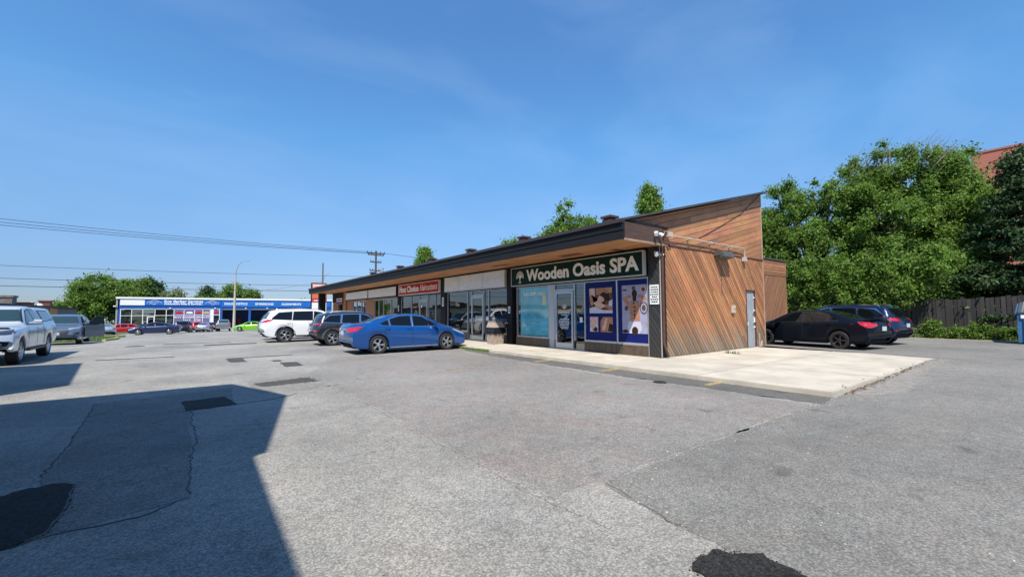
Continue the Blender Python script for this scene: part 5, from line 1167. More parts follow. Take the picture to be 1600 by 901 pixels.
gpart(f, 'window_frame', M_white)
for i, (a, b) in enumerate(zip(xsr, xsr[1:])):
    for j, (z0, z1) in enumerate(((RZ + .6, 1.13), (1.22, 2.40))):
        m = M_vio if (i >= 5 and i != 9 and not (i == 10 and j == 0)) else (M_white if i == 9 else M_glass)
        gpart(MB().box(a + .05, RY, z0, b - .05, RY + .01, z1), 'window_pane', m)
df = MB().box(-8.0, RY - .12, RZ + .1, -7.85, RY - .05, 1.0); df.box(-7.0, RY - .12, RZ + .1, -6.85, RY - .05, 1.0); df.box(-7.85, RY - .12, .85, -7.0, RY - .05, 1.0); gpart(df, 'door_frame', M_white)
gpart(MB().lathe([(0, 0), (.45, 0), (.5, .03)], 'y', 18, c=(-10.75, RY + .06, 1.75)), 'wall_logo', M_ora)
gpart(MB().box(-8.5, RY - .02, 1.6, -7.0, RY - .012, 2.3), 'window_blind', mat('blind_green', (.12, .17, .15), .8))
gpart(MB().box(-4.7, RY + .02, -.6, -4.0, RY + .03, 2.2), 'window_card', mat('tan_card', (.35, .26, .14), .8))
for a, b in ((4.2, 8.96), (9.38, 14.2), (14.78, 19.9)):
    gpart(MB().box(a, RY + .2, 2.3, b, RY + .26, 2.52), 'bay_door', M_white)
    for k in range(3): gpart(MB().box(a + .6 + k * 1.3, RY + 5.5, RZ + .05, a + 1.1 + k * 1.3, RY + 6.2, RZ + random.uniform(1, 2.2)), 'tool_cabinet', random.choice([M_red, M_dark, M_brown]))
for x in (-4.5, 2.9, 8.4, 12.5): gpart(MB().box(x - .12, RY - .25, 2.55, x + .12, RY, 2.75), 'wall_lamp', M_white)
gpart(MB().box(-12.9, RY - .4, 2.9, -12.5, RY, 3.1), 'wall_lamp', M_white)
# garage signs
def gsign(label, x0, x1, z0, z1, m):
    t = thing('shop_sign', label, 'sign', ((x0 + x1) / 2, RY, z0)); MB().box(x0, RY - .14, z0, x1, RY - .005, z1).build('sign_face', m, t); return t
def carlogo(x, z, w, t, flip=1):
    s = MB()
    for P in ([(-.5, -.1), (-.42, .05), (-.25, .12), (-.12, .26), (.12, .28), (.3, .12), (.48, .06), (.5, -.1)], [(-.36, -.16), (-.2, .0), (0, .04), (.3, 0)], [(-.2, -.14), (-.1, -.22), (.05, -.22), (.12, -.12)]):
        s.tube([(x + flip * a * w, RY - .16, z + b * w * .75) for a, b in P], .035, 5)
    s.build('car_emblem', M_white, t)
t = gsign('plain white sign panel at the left of the garage front', -11.98, -8.42, 3.2, 4.25, M_white); settle(t)
t = gsign('blue banner reading Roy Barber Services with car outlines', -8.35, 3.85, 3.2, 4.30, M_rb2)
text('lettering', 'Roy Barber Services', .9, M_white, t, (-5.5, RY - .15, 3.72), 's', .01, .02, width=6.3, shear=.15)
text('lettering', 'Automotive Sales & Services...', .55, M_white, t, (-5.5, RY - .15, 3.32), 's', .01, .015, width=6.3); carlogo(-7.0, 3.72, 2.2, t); carlogo(2.4, 3.72, 2.2, t, -1); settle(t)
t = gsign('blue band reading DIAGNOSTICS EMISSIONS ALIGNMENTS above the bays', 3.95, 26.0, 2.9, 4.30, M_rb2)
for w_, a, b in (('DIAGNOSTICS', 4.5, 8.7), ('EMISSIONS', 10.2, 13.75), ('ALIGNMENTS', 15.3, 19.45)): text('lettering', w_, .62, M_white, t, (a, RY - .15, 3.38), 's', .02, .02, width=b - a)
settle(t)
t = thing('window_lettering', 'white ROY BARBER SERVICES lettering and phone number across violet windows', 'window lettering', (-1, RY, 0))
text('lettering', 'ROY BARBER SERVICES', .48, M_white, t, (-3.8, RY - .06, .62), 's', .005, .012, width=5.7); text('lettering', '613    730', .55, M_white, t, (-2.1, RY - .06, -.02), 's', .005, .015, width=2.6)
for x, cm in ((-3.1, M_red), (-1.4, M_white), (.1, M_red), (1.4, mat('yellow_logo', (.5, .45, .1), .5)), (3.1, M_red)):
    MB().prism([(x - .55, 1.55), (x + .5, 1.5), (x + .6, 1.75), (x + .1, 1.95), (x - .5, 1.8)], 'y', RY - .03, RY - .02).build('window_logo', cm, t)
settle(t)

# ---------------------------------------------------------------- low yellow building far left
t = thing('flat_roofed_building', 'low cream flat roofed building behind the pickup at far left', 'building', (-16, 75, gz(-8, 75)))
zb = gz(-8, 80) - .3
def lp(s, name, m): o = s.build(name, m, t); o.data.transform(Matrix.Translation(-Vector(t.location))); return o
lp(MB().box(-30, 50, zb, -16, 86, 2.3), 'wall', mat('cream_wall', (0.62, 0.50, 0.30), .8, var=.1)); lp(MB().box(-30.2, 49.8, 2.3, -15.8, 86.2, 2.62), 'roof_edge', mat('dark_roof_edge', (.06, .05, .045), .7))
lp(MB().box(-30, 86.3, zb, -16.05, 99, 2.3), 'end_wall', mat('grey_block', (.16, .15, .14), .8, var=.3)); lp(MB().box(-30.1, 86.3, 2.31, -15.9, 99, 2.55), 'roof_edge', M_roof)
lp(MB().box(-15.98, 82, 1.2, -15.9, 85.9, 2.25), 'orange_panel', mat('orange_panel', (.55, .25, .03), .6, var=.3, scale=5))
for y0 in (55, 63, 71, 78): lp(MB().box(-15.99, y0, .0, -15.95, y0 + 3.5, 1.6), 'window', M_glass)
def rbox(label, x, y, w, d, h, m, z=2.6):
    o = MB().box(-w / 2, -d / 2, 0, w / 2, d / 2, h * .8); o.box(-w / 2 - .1, -d / 2 - .1, h * .8, w / 2 + .1, d / 2 + .1, h); o.box(-w / 2 + .1, -d / 2 - .03, h * .15, w / 2 - .1, -d / 2, h * .35); o = o.build('rooftop_unit', m); o.location = (x, y, z); tag(o, label, 'rooftop unit')
rbox('tall brown and grey box unit on the cream building roof', -18.5, 75.5, 1.9, 1.6, 1.15, mat('rtu_brown', (.16, .13, .11), .6, var=.4))
rbox('low grey box beside the tall rooftop unit', -18.0, 79.5, 2.2, 1.2, .45, M_brown)
rbox('dark box unit at the far left roof corner', -18.5, 70, 1.2, 1.0, .7, M_brown)
o = MB().lathe([(.5, 0), (.5, .3), (.42, .55), (.2, .7), (0, .75)], 'z', 20); o = o.build('roof_ventilator', M_white); o.location = (-18.5, 86.5, 2.5); tag(o, 'white domed vent left of the red chimney box', 'vent')
o = MB().lathe([(.45, 0), (.45, .2), (.38, .4), (.2, .55), (0, .6)], 'z', 20); o = o.build('roof_ventilator', M_white); o.location = (-18.5, 90, 2.5); tag(o, 'smaller white domed vent nearest the red chimney box', 'vent')
rbox('dark red chimney box on the cream building roof', -18.5, 93, 1.2, 1.0, 1.0, mat('rtu_red', (.15, .05, .035), .7))
# pale domed hall behind
o = MB(); n = 20
P = [(-14 + 28 * k / n, 8.2 * math.sqrt(max(0, 1 - ((-14 + 28 * k / n) / 14.5) ** 2)) ) for k in range(n + 1)]
o.prism([(-14, -2)] + P + [(14, -2)], 'y', 0, 20); o = o.build('domed_hall', mat('pale_membrane', (.52, .53, .5), .8, var=.08)); o.location = (-38, 215, -3.0); tag(o, 'pale rounded hall roof behind the cream building', 'building')

# ---------------------------------------------------------------- brick tower and house behind the trees, right
t = thing('brick_building', 'tall reddish brick building showing above the conifer at far right', 'building', (100, 0, 0))
s = MB().box(0, -24, -1, 30, 8.6, 26.6); s.build('wall', mat('red_brick', (0.38, 0.125, 0.085), .8, var=.10, scale=.5), t)
s = MB().box(-.12, -24, 26.6, 30, 8.72, 26.9); s.build('parapet', mat('brick_coping', (.34, .11, .075), .8), t)
for z in (19.5, 16, 12.5, 9, 5.5): 
    for y in (4, 0, -4, -8): MB().box(-.04, y - .9, z, -.005, y + .9, z + 1.6).build('window', M_cglass2, t)
t = thing('small_house', 'pale house roof glimpsed through the leaves left of the trees', 'house', (43, 13.2, 0))
MB().box(-3, -4, 0, 3, 4, 2.6).build('wall', mat('pale_siding', (.5, .5, .48), .7), t); MB().prism([(-3.6, 2.6), (3.6, 2.6), (0, 4.2)], 'y', -4.4, 4.4).build('roof', mat('pale_shingle', (.42, .41, .40), .8, var=.2), t)

# ---------------------------------------------------------------- neighbours beside the camera (their shade falls on the lot)
M_nb = mat('neighbour_brick', (.25, .16, .12), .8, var=.15, scale=2)
t = thing('neighbour_building', 'two storey brick neighbour with a low gable beside the viewpoint', 'building', (-6, 2, 0))
def nb(s, name, m): o = s.build(name, m, t); o.data.transform(Matrix.Translation(-Vector(t.location))); return o
NX = -2.4
nb(MB().prism([(2.14, 0), (7.64, 0), (7.64, 5.95), (4.80, 7.40), (2.14, 5.98)], 'x', -9.5, NX), 'wall', M_nb)
nb(MB().prism([(2.14, 5.985), (4.80, 7.405), (7.66, 5.955), (7.66, 6.02), (4.80, 7.48), (2.10, 6.04)], 'x', -9.5, NX + .02), 'roof', M_roof)
nb(MB().box(-9.5, -22, 0, NX, 2.135, 5.84), 'rear_wall', M_nb)
for z in (1, 3.8):
    for y in (3.2, 5.6, -2, -6, -10, -14): nb(MB().box(NX, y, z, NX + .03, y + 1.1, z + 1.4), 'window', M_cglass2)
t = thing('neighbour_building', 'neighbour building with a sloping roof left of the lot opposite the haircutters', 'building', (-9, 12, 0))
nb(MB().prism([(8.9, 0), (15.2, 0), (15.2, 6.0), (8.9, 7.36)], 'x', -14, -5.8), 'wall', M_nb)
for z in (1, 3.8):
    for y in (9.8, 12.5): nb(MB().box(-5.8, y, z, -5.77, y + 1.2, z + 1.5), 'window', M_cglass2)

# kerbs and verge on the left
o = MB()
for k in range(2): 
    y0 = 17.6; x0 = -8.2 + k * 2.0; o = MB().prism([(y0, 0), (y0 + .18, 0), (y0 + .16, .12), (y0 + .03, .12)], 'x', x0, x0 + 1.8).build('wheel_stop', M_conc_edge); at_base(o, (x0 + .9, y0, 0)); tag(o, ['low concrete wheel stop at the far left edge before the pickup', 'low concrete wheel stop directly before the pickup front wheel'][k], 'wheel stop', 'wheel stops before the pickup')
sheet('concrete_apron', [(-8.1, 14.2), (-4.6, 15.6), (-4.3, 17.5), (-8.1, 17.5)], .004, M_conc, .01, 1)
sheet('grass_verge', [(-8.1, 38), (-5.1, 38.5), (-5.3, 46), (-8.1, 60)], .05, M_ground, .05, 1)
kb = MB(); P = [(-5.0, 38.4), (-4.9, 42), (-5.2, 46.5), (-7.8, 60)]
for a, b in zip(P, P[1:]):
    za, zb_ = gz(*a), gz(*b); kb.add([(a[0], a[1], za - .05), (a[0] + .18, a[1], za - .05), (b[0] + .18, b[1], zb_ - .05), (b[0], b[1], zb_ - .05), (a[0], a[1], za + .13), (a[0] + .16, a[1], za + .13), (b[0] + .16, b[1], zb_ + .13), (b[0], b[1], zb_ + .13)], [(0, 3, 2, 1), (4, 5, 6, 7), (0, 1, 5, 4), (1, 2, 6, 5), (2, 3, 7, 6), (3, 0, 4, 7)])
struct(kb.build('verge_kerb', mat('kerb_yellowed', (.42, .36, .14), .8, var=.25)))
blades('verge_grass', 5000, lambda: (lambda x, y: (x, y, gz(x, y) + .04))(random.uniform(-8, -5.2), random.uniform(38.5, 52)), .16, M_grass, .02)

# ---------------------------------------------------------------- poles, wires, pylon sign
def pole_z(x, y): return gz(x, y)
t = thing('street_lamp', 'tall concrete street lamp with a curved arm left of the plaza', 'street lamp', (4.6, 79.3, gz(4.6, 79.3)))
MB().tube([(0, 0, 0), (0, 0, 4), (0, 0, 8.6)], [.22, .17, .11], 12).build('pole', mat('pole_concrete', (.42, .37, .30), .85, var=.15), t)
a = MB().tube([(0, 0, 8.4), (.08, -.05, 9.6), (.35, -.25, 10.5), (.9, -.6, 11.05), (1.3, -.9, 11.1)], [.08, .07, .06, .05, .05], 8).build('arm', M_alu, t)
MB().prism([(-.15, 0), (.5, 0), (.45, .14), (0, .16)], 'y', -.14, .14).build('lamp_head', M_alu, t).location = (1.35, -.92, 11.03)
t = thing('utility_pole', 'wooden utility pole with three crossarms behind the plaza roof', 'utility pole', (23.2, 68.3, -1.1))
MB().tube([(0, 0, 0), (0, 0, 12.8)], [.2, .14], 10).build('pole', M_bark, t)
for z, w in ((12.4, 1.5), (12.1, 1.3), (10.9, .9), (9.5, 1.0)):
    o = MB().box(-w * .35, -w, z - .07, w * .35, w, z + .07); o = MB(); o.add([(-.08 - .7 * w, -.7 * w, z - .07), (.08 - .7 * w, -.7 * w, z - .07), (.08 + .7 * w, .7 * w, z - .07), (-.08 + .7 * w, .7 * w, z - .07), (-.08 - .7 * w, -.7 * w, z + .09), (.08 - .7 * w, -.7 * w, z + .09), (.08 + .7 * w, .7 * w, z + .09), (-.08 + .7 * w, .7 * w, z + .09)], [(0, 3, 2, 1), (4, 5, 6, 7), (0, 1, 5, 4), (1, 2, 6, 5), (2, 3, 7, 6), (3, 0, 4, 7)])
    o = MB().box(-w, -.09, z - .08, w, .09, z + .09); ob = o.build('crossarm', M_bark, t)
    for k in (-1, -.55, .55, 1): MB().tube([(k * w * .95, 0, z + .08), (k * w * .95, 0, z + .32)], .06, 6).build('insulator', M_brown, ob)
MB().lathe([(.0, 0), (.22, .02), (.22, .8), (0, .85)], 'z', 12, c=(1.0, -.25, 9.2)).build('transformer', M_alu, t)
t = thing('utility_pole', 'plain grey pole with a small lamp arm left of the canopy end', 'utility pole', (16.6, 75.2, -1.2))
MB().tube([(0, 0, 0), (0, 0, 11.1)], [.17, .12], 10).build('pole', mat('pole_grey', (.12, .13, .12), .8), t); MB().tube([(0, 0, 7.6), (.3, -.2, 9.0), (.9, -.6, 9.35)], .05, 6).build('lamp_arm', M_alu, t)
def wire(label, p, q, sag, r=.02, n=24):
    P = [Vector(p).lerp(Vector(q), k / n) - Vector((0, 0, 4 * sag * (k / n) * (1 - k / n))) for k in range(n + 1)]
    o = MB().tube(P, r, 5).build('overhead_wire', M_black); at_base(o, p); tag(o, label, 'wire', 'overhead wires along the road')
pl = (-62, 71)
pl = (-62, 71)
wire('topmost overhead wire running from far left to the crossarm pole', (23.2 - 1.4, 68.3, 11.45), (pl[0], pl[1], 14.6), 1.0, .026)
wire('second highest overhead wire, just under the topmost', (23.2 + .8, 68.6, 11.35), (pl[0], pl[1] + 1.5, 14.1), 1.0, .026)
wire('third overhead wire of the upper bundle', (23.2 + 1.4, 68.0, 11.2), (pl[0], pl[1] - 1.5, 13.3), 1.1, .026)
wire('thin overhead wire midway between upper bundle and low wires', (23.2, 68.3, 7.4), (pl[0], pl[1] + 4, 8.0), .7, .022)
wire('upper one of the two low wires crossing before the left tree', (23.2, 68.3, 5.8), (pl[0], pl[1], 6.1), .5, .025)
wire('lowest overhead wire, sagging above the garage roof', (23.2, 68.3, 5.0), (pl[0], pl[1] - 1, 5.2), .5, .03)
wire('overhead wire leading right from the crossarm pole over the roof', (23.2 + 1.4, 68.3, 11.4), (70, 64, 11.0), .8, .03)
wire('faint dashed wire slanting up to the plain grey pole', (5, 79, 4.6), (16.6, 75.2, 6.8), .1, .022)
t = thing('pylon_sign', 'tall multi panel plaza sign with orange top and green bottom panel', 'sign', (13.0, 60.6, -1.0))
s = MB().box(-.95, 0, .0, -.7, .5, 6.45); s.box(.7, 0, 0, .95, .5, 6.45); s.box(-.95, .04, 1.2, .95, .46, 6.55); s.build('sign_case', M_char, t)
M_or = mat('sign_orange', (.62, .14, .06), .5); M_gr = mat('sign_grass_green', (.12, .36, .10), .5); M_pk = mat('sign_red_band', (.55, .05, .07), .5)
def sp_(z0, z1, m, nm): return MB().box(-.9, -.03, z0, .9, .04, z1).build(nm, m, t)
def bars(z, n, m=M_white, h=.14, w=1.3):
    s = MB()
    for k in range(n):
        x = -w / 2; 
        while x < w / 2: l_ = random.uniform(.12, .3); s.box(x, -.04, z - k * .3, min(x + l_, w / 2), -.031, z - k * .3 + h); x += l_ + .04
    s.build('lettering', m, t)
sp_(5.5, 6.45, M_or, 'orange_panel'); bars(6.1, 2, M_white, .2, 1.6)
sp_(4.45, 5.45, M_or, 'orange_panel'); sp_(3.95, 4.4, M_pk, 'red_panel'); bars(4.1, 1)
sp_(2.7, 3.9, M_white, 'white_panel'); sp_(1.9, 2.65, M_gr, 'green_panel'); bars(2.25, 1, M_white, .25, 1.5)
# trees and fence -----------------------------------------------
def crown_mesh(name, clumps, per, leaf, m, parent, droop=.0, flat=1.0, seed=1):
    r = np.random.default_rng(seed); C_ = np.array([c[:3] for c in clumps]); Rr = np.array([c[3] for c in clumps])
    w = Rr ** 2; cnt = np.maximum(8, (per * len(clumps) * w / w.sum()).astype(int)); ids = np.repeat(np.arange(len(clumps)), cnt); n = len(ids)
    d = r.normal(size=(n, 3)); d /= np.linalg.norm(d, axis=1)[:, None]; rad = Rr[ids] * np.minimum(np.abs(r.normal(size=n)) * .72, 1.9)
    P = C_[ids] + d * rad[:, None] * np.array([1, 1, flat]); 
    nn = d * .5 + r.normal(size=(n, 3)) * .7 + np.array([0, 0, .3]); nn /= np.linalg.norm(nn, axis=1)[:, None]
    a = r.normal(size=(n, 3)); a -= (a * nn).sum(1)[:, None] * nn; a /= np.linalg.norm(a, axis=1)[:, None]; b = np.cross(nn, a)
    s = leaf * r.uniform(.6, 1.35, n)[:, None]
    V = np.empty((n, 4, 3)); V[:, 0] = P - a * s; V[:, 1] = P - b * s * .5 + nn * s * .10; V[:, 2] = P + a * s * np.array([1, 1, 1]) - np.array([0, 0, droop]) * s; V[:, 3] = P + b * s * .5 + nn * s * .10
    me = bpy.data.meshes.new(name); me.vertices.add(n * 4); me.vertices.foreach_set('co', V.reshape(-1)); me.loops.add(n * 4); me.loops.foreach_set('vertex_index', np.arange(n * 4, dtype=np.int32))
    me.polygons.add(n); me.polygons.foreach_set('loop_start', np.arange(0, n * 4, 4, dtype=np.int32)); me.update(calc_edges=True); me.materials.append(m)
    return link(name, me, parent)
def tree(label, loc, env, nclump, crad, leaves, leaf, m, trunk=.25, seed=1, droop=.3, group=None, top_sparse=0.0, name='leafy_tree', flat=.9, stems=1, low=0.2):
    """env: list of ellipsoids (cx,cy,cz,rx,ry,rz) relative to the base"""
    r = random.Random(seed); t = thing(name, label, 'tree', loc, 0, group); cl = []
    vol = [e[3] * e[4] * e[5] for e in env]
    while len(cl) < nclump:
        e = r.choices(env, vol)[0]; v = Vector((r.gauss(0, 1), r.gauss(0, 1), r.gauss(0, 1))).normalized() * (r.random() ** .38)
        p = Vector((e[0] + v.x * e[3], e[1] + v.y * e[4], e[2] + v.z * e[5]))
        if p.z < low: continue
        cl.append((p.x, p.y, p.z, crad * r.uniform(.55, 1.35)))
    crown_mesh('crown', cl, leaves // len(cl), leaf, m, t, droop, flat, seed)
    tb = MB(); hz = max(e[2] + e[5] for e in env)
    for k in range(stems):
        e = env[k % len(env)]; bx, by = (r.uniform(-.5, .5), r.uniform(-.5, .5)) if stems > 1 else (0, 0); topz = (e[2] + e[5] * .6)
        P = [Vector((bx, by, -.2)), Vector((bx + r.uniform(-.1, .1) + e[0] * .1, by + e[1] * .1, topz * .3)), Vector((e[0] * .6, e[1] * .6, topz * .65)), Vector((e[0] + r.uniform(-.2, .2), e[1], topz))]
        tb.tube(P, [trunk, trunk * .8, trunk * .5, trunk * .12], 9)
    for c_ in r.sample(cl, min(len(cl), 46)):
        p = Vector(c_[:3]); z0 = max(.8, min(p.z * .62, hz * .7)); a = Vector((p.x * .12, p.y * .12, z0)); mid = a.lerp(p, .55) + Vector((0, 0, -.15 * abs(p.z - z0)))
        tb.tube([a, mid, p], [trunk * .30, trunk * .16, trunk * .04], 5, cap=False)
    tb.build('trunk', M_bark, t); return t
G1 = 'trees beyond the wooden fence'
tree('broad green maple touching the rear corner of the plaza', (33.0, 10.6, 0), [(0, 0, 5.2, 3.4, 3.9, 4.2), (0, -1.6, 7.9, 2.4, 2.2, 2.6), (0, 1.6, 8.2, 2.3, 2.2, 2.5), (-.5, 2.6, 5.4, 2.2, 2.2, 3.3), (-1, 0, 2.8, 3.0, 3.6, 2.4), (-4.1, -1.2, 3.2, 1.3, 3.8, 1.6)], 520, .42, 170000, .085, L_mid, .28, 11, group=G1, stems=3)
tree('tall middle maple with thin twiggy top beyond the fence', (34.2, 6.2, 0), [(0, 0, 6.5, 3.6, 3.2, 4.2), (0, .2, 10.1, 2.2, 2.6, 1.9), (-1.5, -.5, 3.2, 2.6, 3.6, 2.6), (0, 1.5, 8.2, 2.2, 1.6, 2.2), (-4.8, -.6, 3.6, 1.3, 2.4, 1.5)], 460, .42, 160000, .085, L_mid, .28, 12, group=G1, stems=3)
tree('thinner green tree left of the dark conifer', (35.5, 3.9, 0), [(0, 0, 6.0, 2.8, 2.0, 4.0), (0, 0, 9.2, 1.7, 1.3, 1.9), (-1.5, 0, 2.8, 2.2, 2.4, 2.2)], 320, .48, 120000, .078, L_lime, .22, 13, group=G1, stems=2)
t = thing('bare_twigs', 'bare grey twigs rising from the top of the middle maple', 'tree', (34.2, 6.2, 10.0)); s = MB(); r = random.Random(5)
for k in range(130):
    b = Vector((r.uniform(-1.6, 1.6), r.uniform(-2.3, 2.3), r.uniform(-.6, .6))); d = Vector((r.uniform(-.4, .4), -.35 + r.uniform(-.6, .5), 1)).normalized(); l_ = r.uniform(.8, 1.9)
    s.tube([b, b + d * l_ * .5, b + d * l_ + Vector((0, -.25, -.08))], [.022, .015, .004], 4, cap=False)
s.build('twigs', mat('twig_grey', (.20, .17, .14), .9), t)
# conifer
def conifer(label, loc, h, R, seed, m=L_con, n=110000, leaf=.085):
    t = thing('conifer_tree', label, 'tree', loc); r = random.Random(seed); cl = []
    for k in range(330):
        z = h * (.04 + .95 * r.random() ** 1.15); rr_ = R * (1 - (z / h)) ** .62 * r.uniform(.35, 1.08); a = r.uniform(0, 6.3); cl.append((rr_ * math.cos(a), rr_ * math.sin(a), z - rr_ * .18, .46 * r.uniform(.6, 1.3)))
    crown_mesh('crown', cl, n // len(cl), leaf, m, t, .6, .35, seed)
    tb = MB().tube([(0, 0, -.1), (0, 0, h * .5), (0, 0, h * .97)], [.28, .18, .03], 9)
    for c_ in cl[::5]: tb.tube([(0, 0, c_[2] + .3), (c_[0], c_[1], c_[2])], [.05, .012], 4, cap=False)
    tb.build('trunk', M_bark, t); return t
conifer('dark dense conifer at the right edge above the fence', (32.5, 1.0, 0), 9.6, 3.3, 21)
conifer('second dark conifer behind the first at far right', (37.0, -.6, 0), 10.8, 3.8, 22, n=36000)
tree('low leafy thicket behind the fence and parked cars', (32.0, 8.0, 0), [(0, 0, 1.8, 1.2, 4.5, 2.0), (0, -4.5, 1.7, 1.0, 2.0, 1.8), (0, 4.5, 1.9, 1.4, 3, 2.2), (1.5, 9, 2.5, 2, 4, 3)], 120, .6, 30000, .13, L_dark, .1, 31, name='thicket', stems=4)
tree('leafy undergrowth spilling over the fence beside the parked cars', (29.0, 8.2, .1), [(0, 0, 1.7, .7, 2.6, 1.2), (0, -2.4, 2.2, .6, 1.4, .8)], 70, .35, 22000, .07, L_mid, .06, 33, name='thicket', stems=3)
tree('green backdrop tree far behind the rear block', (42, 17, 0), [(0, 0, 4.5, 3, 4, 4)], 80, .9, 16000, .2, L_dark, .25, 32)
# behind the plaza
tree('narrow tree tip rising alone above the sloped roof', (26.0, 18.0, 0), [(0, 0, 7.6, .8, .85, 3.2), (.1, .2, 9.7, .62, .62, 1.3)], 90, .40, 16000, .10, L_mid, .16, 41)
tree('leafy treetop with a pointed crown behind the middle of the roof', (24.2, 24.2, 0), [(0, .6, 9.0, .8, .8, 1.7), (0, -1.4, 7.9, 1.2, 1.0, 1.3), (0, 1.9, 7.6, 1.4, 1.6, 1.4), (0, .2, 7.2, 1.4, 2.6, 1.4)], 240, .42, 36000, .11, L_mid, .2, 42)
tree('bushy treetop just peeking over the roof left of a vent', (24.4, 32.0, 0), [(0, 0, 6.7, 1.6, 2.6, 2.1), (0, 0, 4.6, 2, 3, 2)], 130, .5, 20000, .12, L_lime, .2, 43)
tree('small pointed bright tree above the far end of the roof', (24.6, 52.6, -.7), [(0, 0, 8.2, 1.3, 1.6, 2.6), (0, .1, 9.9, .6, .7, 1.2)], 120, .5, 16000, .14, L_lime, .2, 44)
# distance, left
tree('large round dark green tree left of the blue garage', (-16.5, 124, -1.7), [(0, 0, 6.6, 5.0, 5, 5.2), (-3.2, 0, 4.4, 3.6, 4, 4.2), (4.5, 0, 7.3, 4.6, 4, 4.0)], 320, .95, 80000, .24, L_mid, .5, 51, low=.5)
tree('dark spreading tree behind the left corner of the garage', (-9.5, 127, -1.7), [(0, 0, 7.2, 3.8, 4, 4.2), (2, 0, 4.8, 3.4, 4, 3.0)], 200, .85, 40000, .24, L_dark, .45, 52)
tree('pale grey green tree over the white sign panel', (-4.6, 122, -1.7), [(0, 0, 5.6, 3.6, 3, 3.0)], 50, .9, 8000, .28, L_pale, .35, 53)
tree('small pale treetop over the middle of the garage', (.2, 124, -1.7), [(0, 0, 5.4, 2.6, 2, 1.9)], 36, .8, 5000, .26, L_lime, .3, 54)
tree('bright green tree behind the street lamp over the garage', (6.9, 124, -1.7), [(0, 0, 6.5, 3.6, 3.4, 3.6), (3.2, 0, 6.0, 3, 3, 3.2)], 90, 1.0, 18000, .28, L_mid, .4, 55)
tree('dark fir like tree top left of the street lamp', (2.6, 132, -1.7), [(0, 0, 6.8, 2.6, 2.4, 4.4)], 50, .9, 9000, .28, L_dark, .35, 56)
tree('tiny dark treetop over the alignments sign', (14.2, 130, -1.7), [(0, 0, 4.8, 1.8, 2, 2.4)], 26, .8, 3000, .26, L_dark, .3, 57)
tree('low dark treetop at the right end of the garage', (24, 138, -1.7), [(0, 0, 4.9, 3.4, 2, 2.2)], 30, .8, 4000, .26, L_dark, .3, 58)
# wooden fence: boards one by one
fe = thing('wooden_fence', 'tall weathered dark wooden board fence, deepened in colour for tree shade, along the back of the lot', 'fence', (29.9, 4, .1))
y = -4.0; rf = random.Random(9)
while y < 13.0:
    w = rf.uniform(.125, .15); h = 2.0 + rf.uniform(-.04, .04) + .06 * math.sin(y * 1.3); x = rf.uniform(-.012, .012); ln = rf.uniform(-.012, .012)
    yy = y - 4; b = MB().prism([(yy, -.05), (yy + w, -.05), (yy + w + ln, h - .01), (yy + ln, h + .01)], 'x', x, x + .022); b.build('board', M_fence, fe); y += w + rf.choice([.006, .01, .012, .03])
for z in (.4, 1.65): MB().box(.035, -8, z, .075, 9, z + .09).build('rail', M_fence, fe)
yy = -8
while yy <= 9: MB().box(.076, yy - .05, -.1, .17, yy + .05, 2.05).build('post', M_fence, fe); yy += 2.4
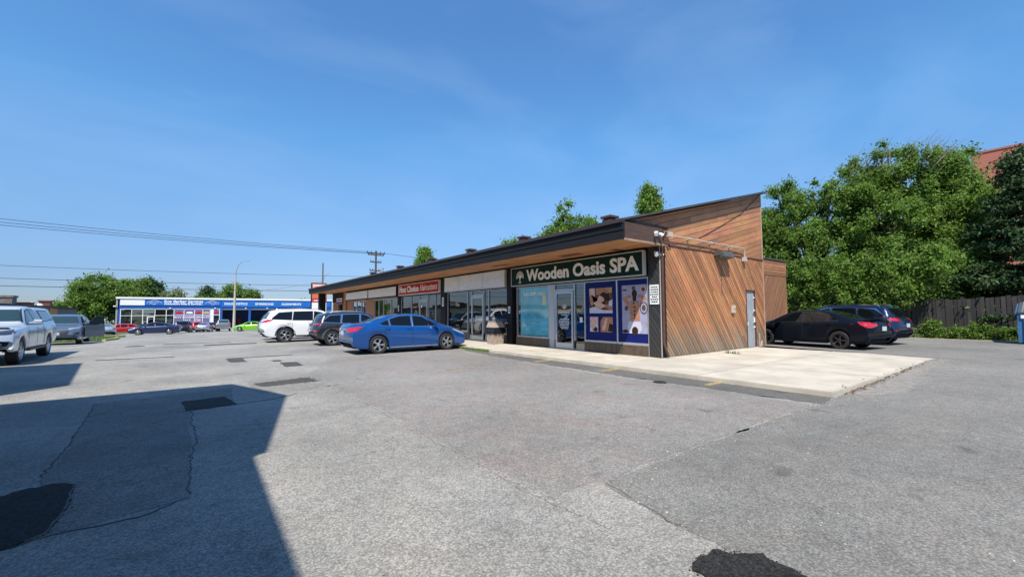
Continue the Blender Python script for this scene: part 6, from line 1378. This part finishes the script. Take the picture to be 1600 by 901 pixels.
# weeds along the fence
def shrub(label, loc, rx, ry, h, n, leaf, m, seed):
    t = thing('weedy_bush', label, 'plant', loc); r = random.Random(seed); cl = [(r.uniform(-rx, rx), r.uniform(-ry, ry), h * r.uniform(.15, .9) , .17 * r.uniform(.7, 1.5)) for k in range(26)]
    crown_mesh('leaves', cl, n // 26, leaf, m, t, .2, .8, seed); s = MB()
    for c_ in cl: s.tube([(c_[0] * .5, c_[1] * .5, -.05), (c_[0], c_[1], c_[2])], [.012, .005], 4, cap=False)
    s.build('stems', M_grass, t)
for i, (y, h, ry, lb) in enumerate([(5.4, .75, .5, 'leafy weed clump nearest the dark blue crossover'), (4.2, 1.15, .4, 'tallest leafy weed against the fence, second from the crossover'), (3.3, .7, .5, 'low weed clump midway along the visible fence'), (2.5, 1.0, .45, 'broad leafy weed clump left of the blue dumpster'), (1.75, .65, .4, 'small weed clump beside the blue dumpster')]):
    shrub(lb, (29.5, y, .1), .3, ry * .8, h * .85, 1500, .06, [L_lime, L_mid][i % 2], 70 + i)
blades('fence_grass', 5000, lambda: (29.35 + abs(random.gauss(0, .25)), random.uniform(-2, 8.5), .1), .22, M_grass, .015)
sheet('dirt_edge', [(28.9, 9), (28.75, 5), (28.85, 1), (28.9, -4), (30.3, -4), (30.3, 9)], .012, M_sand, .08, 1)
# dumpster at the right edge
t = thing('dumpster', 'blue steel dumpster with a dark ribbed lid at the right edge', 'dumpster', (27.6, .40, .1)); t.scale = (1, 1, .86)
M_db = mat('dumpster_blue', (0.035, 0.12, 0.26), .45, var=.2, scale=4)
s = MB().prism([(-.78, .08), (.70, .08), (.78, 1.22), (-.80, 1.45)], 'y', -.95, .95); s.build('bin_body', M_db, t)
for y in (-.8, -.3, .2, .7): MB().box(-.85, y, .1, -.785, y + .08, 1.35).build('rib', M_db, t)
for y in (-.95, .0):
    l_ = MB().add([(-.86, y + .01, 1.47), (.82, y + .01, 1.95), (.82, y + .93, 1.95), (-.86, y + .93, 1.47), (-.86, y + .01, 1.52), (.82, y + .01, 2.0), (.82, y + .93, 2.0), (-.86, y + .93, 1.52)], [(0, 3, 2, 1), (4, 5, 6, 7), (0, 1, 5, 4), (1, 2, 6, 5), (2, 3, 7, 6), (3, 0, 4, 7)]).build('lid', mat('lid_grey', (.06, .065, .07), .6), t)
    for k in range(5): yk = y + .1 + k * .17; MB().add([(-.84, yk, 1.52), (.80, yk, 2.0), (.80, yk + .05, 2.0), (-.84, yk + .05, 1.52), (-.84, yk, 1.55), (.80, yk, 2.03), (.80, yk + .05, 2.03), (-.84, yk + .05, 1.55)], [(4, 5, 6, 7), (0, 1, 5, 4), (1, 2, 6, 5), (2, 3, 7, 6), (3, 0, 4, 7)]).build('lid_rib', M_alu, l_)
for y in (-.98, .98): MB().prism([(-.8, 1.45), (.78, 1.22), (.8, 1.94)], 'y', y - .02, y + .02).build('side_plate', M_db, t)
MB().box(-.86, .35, 1.22, -.80, .85, 1.38).build('white_label', M_white, t)
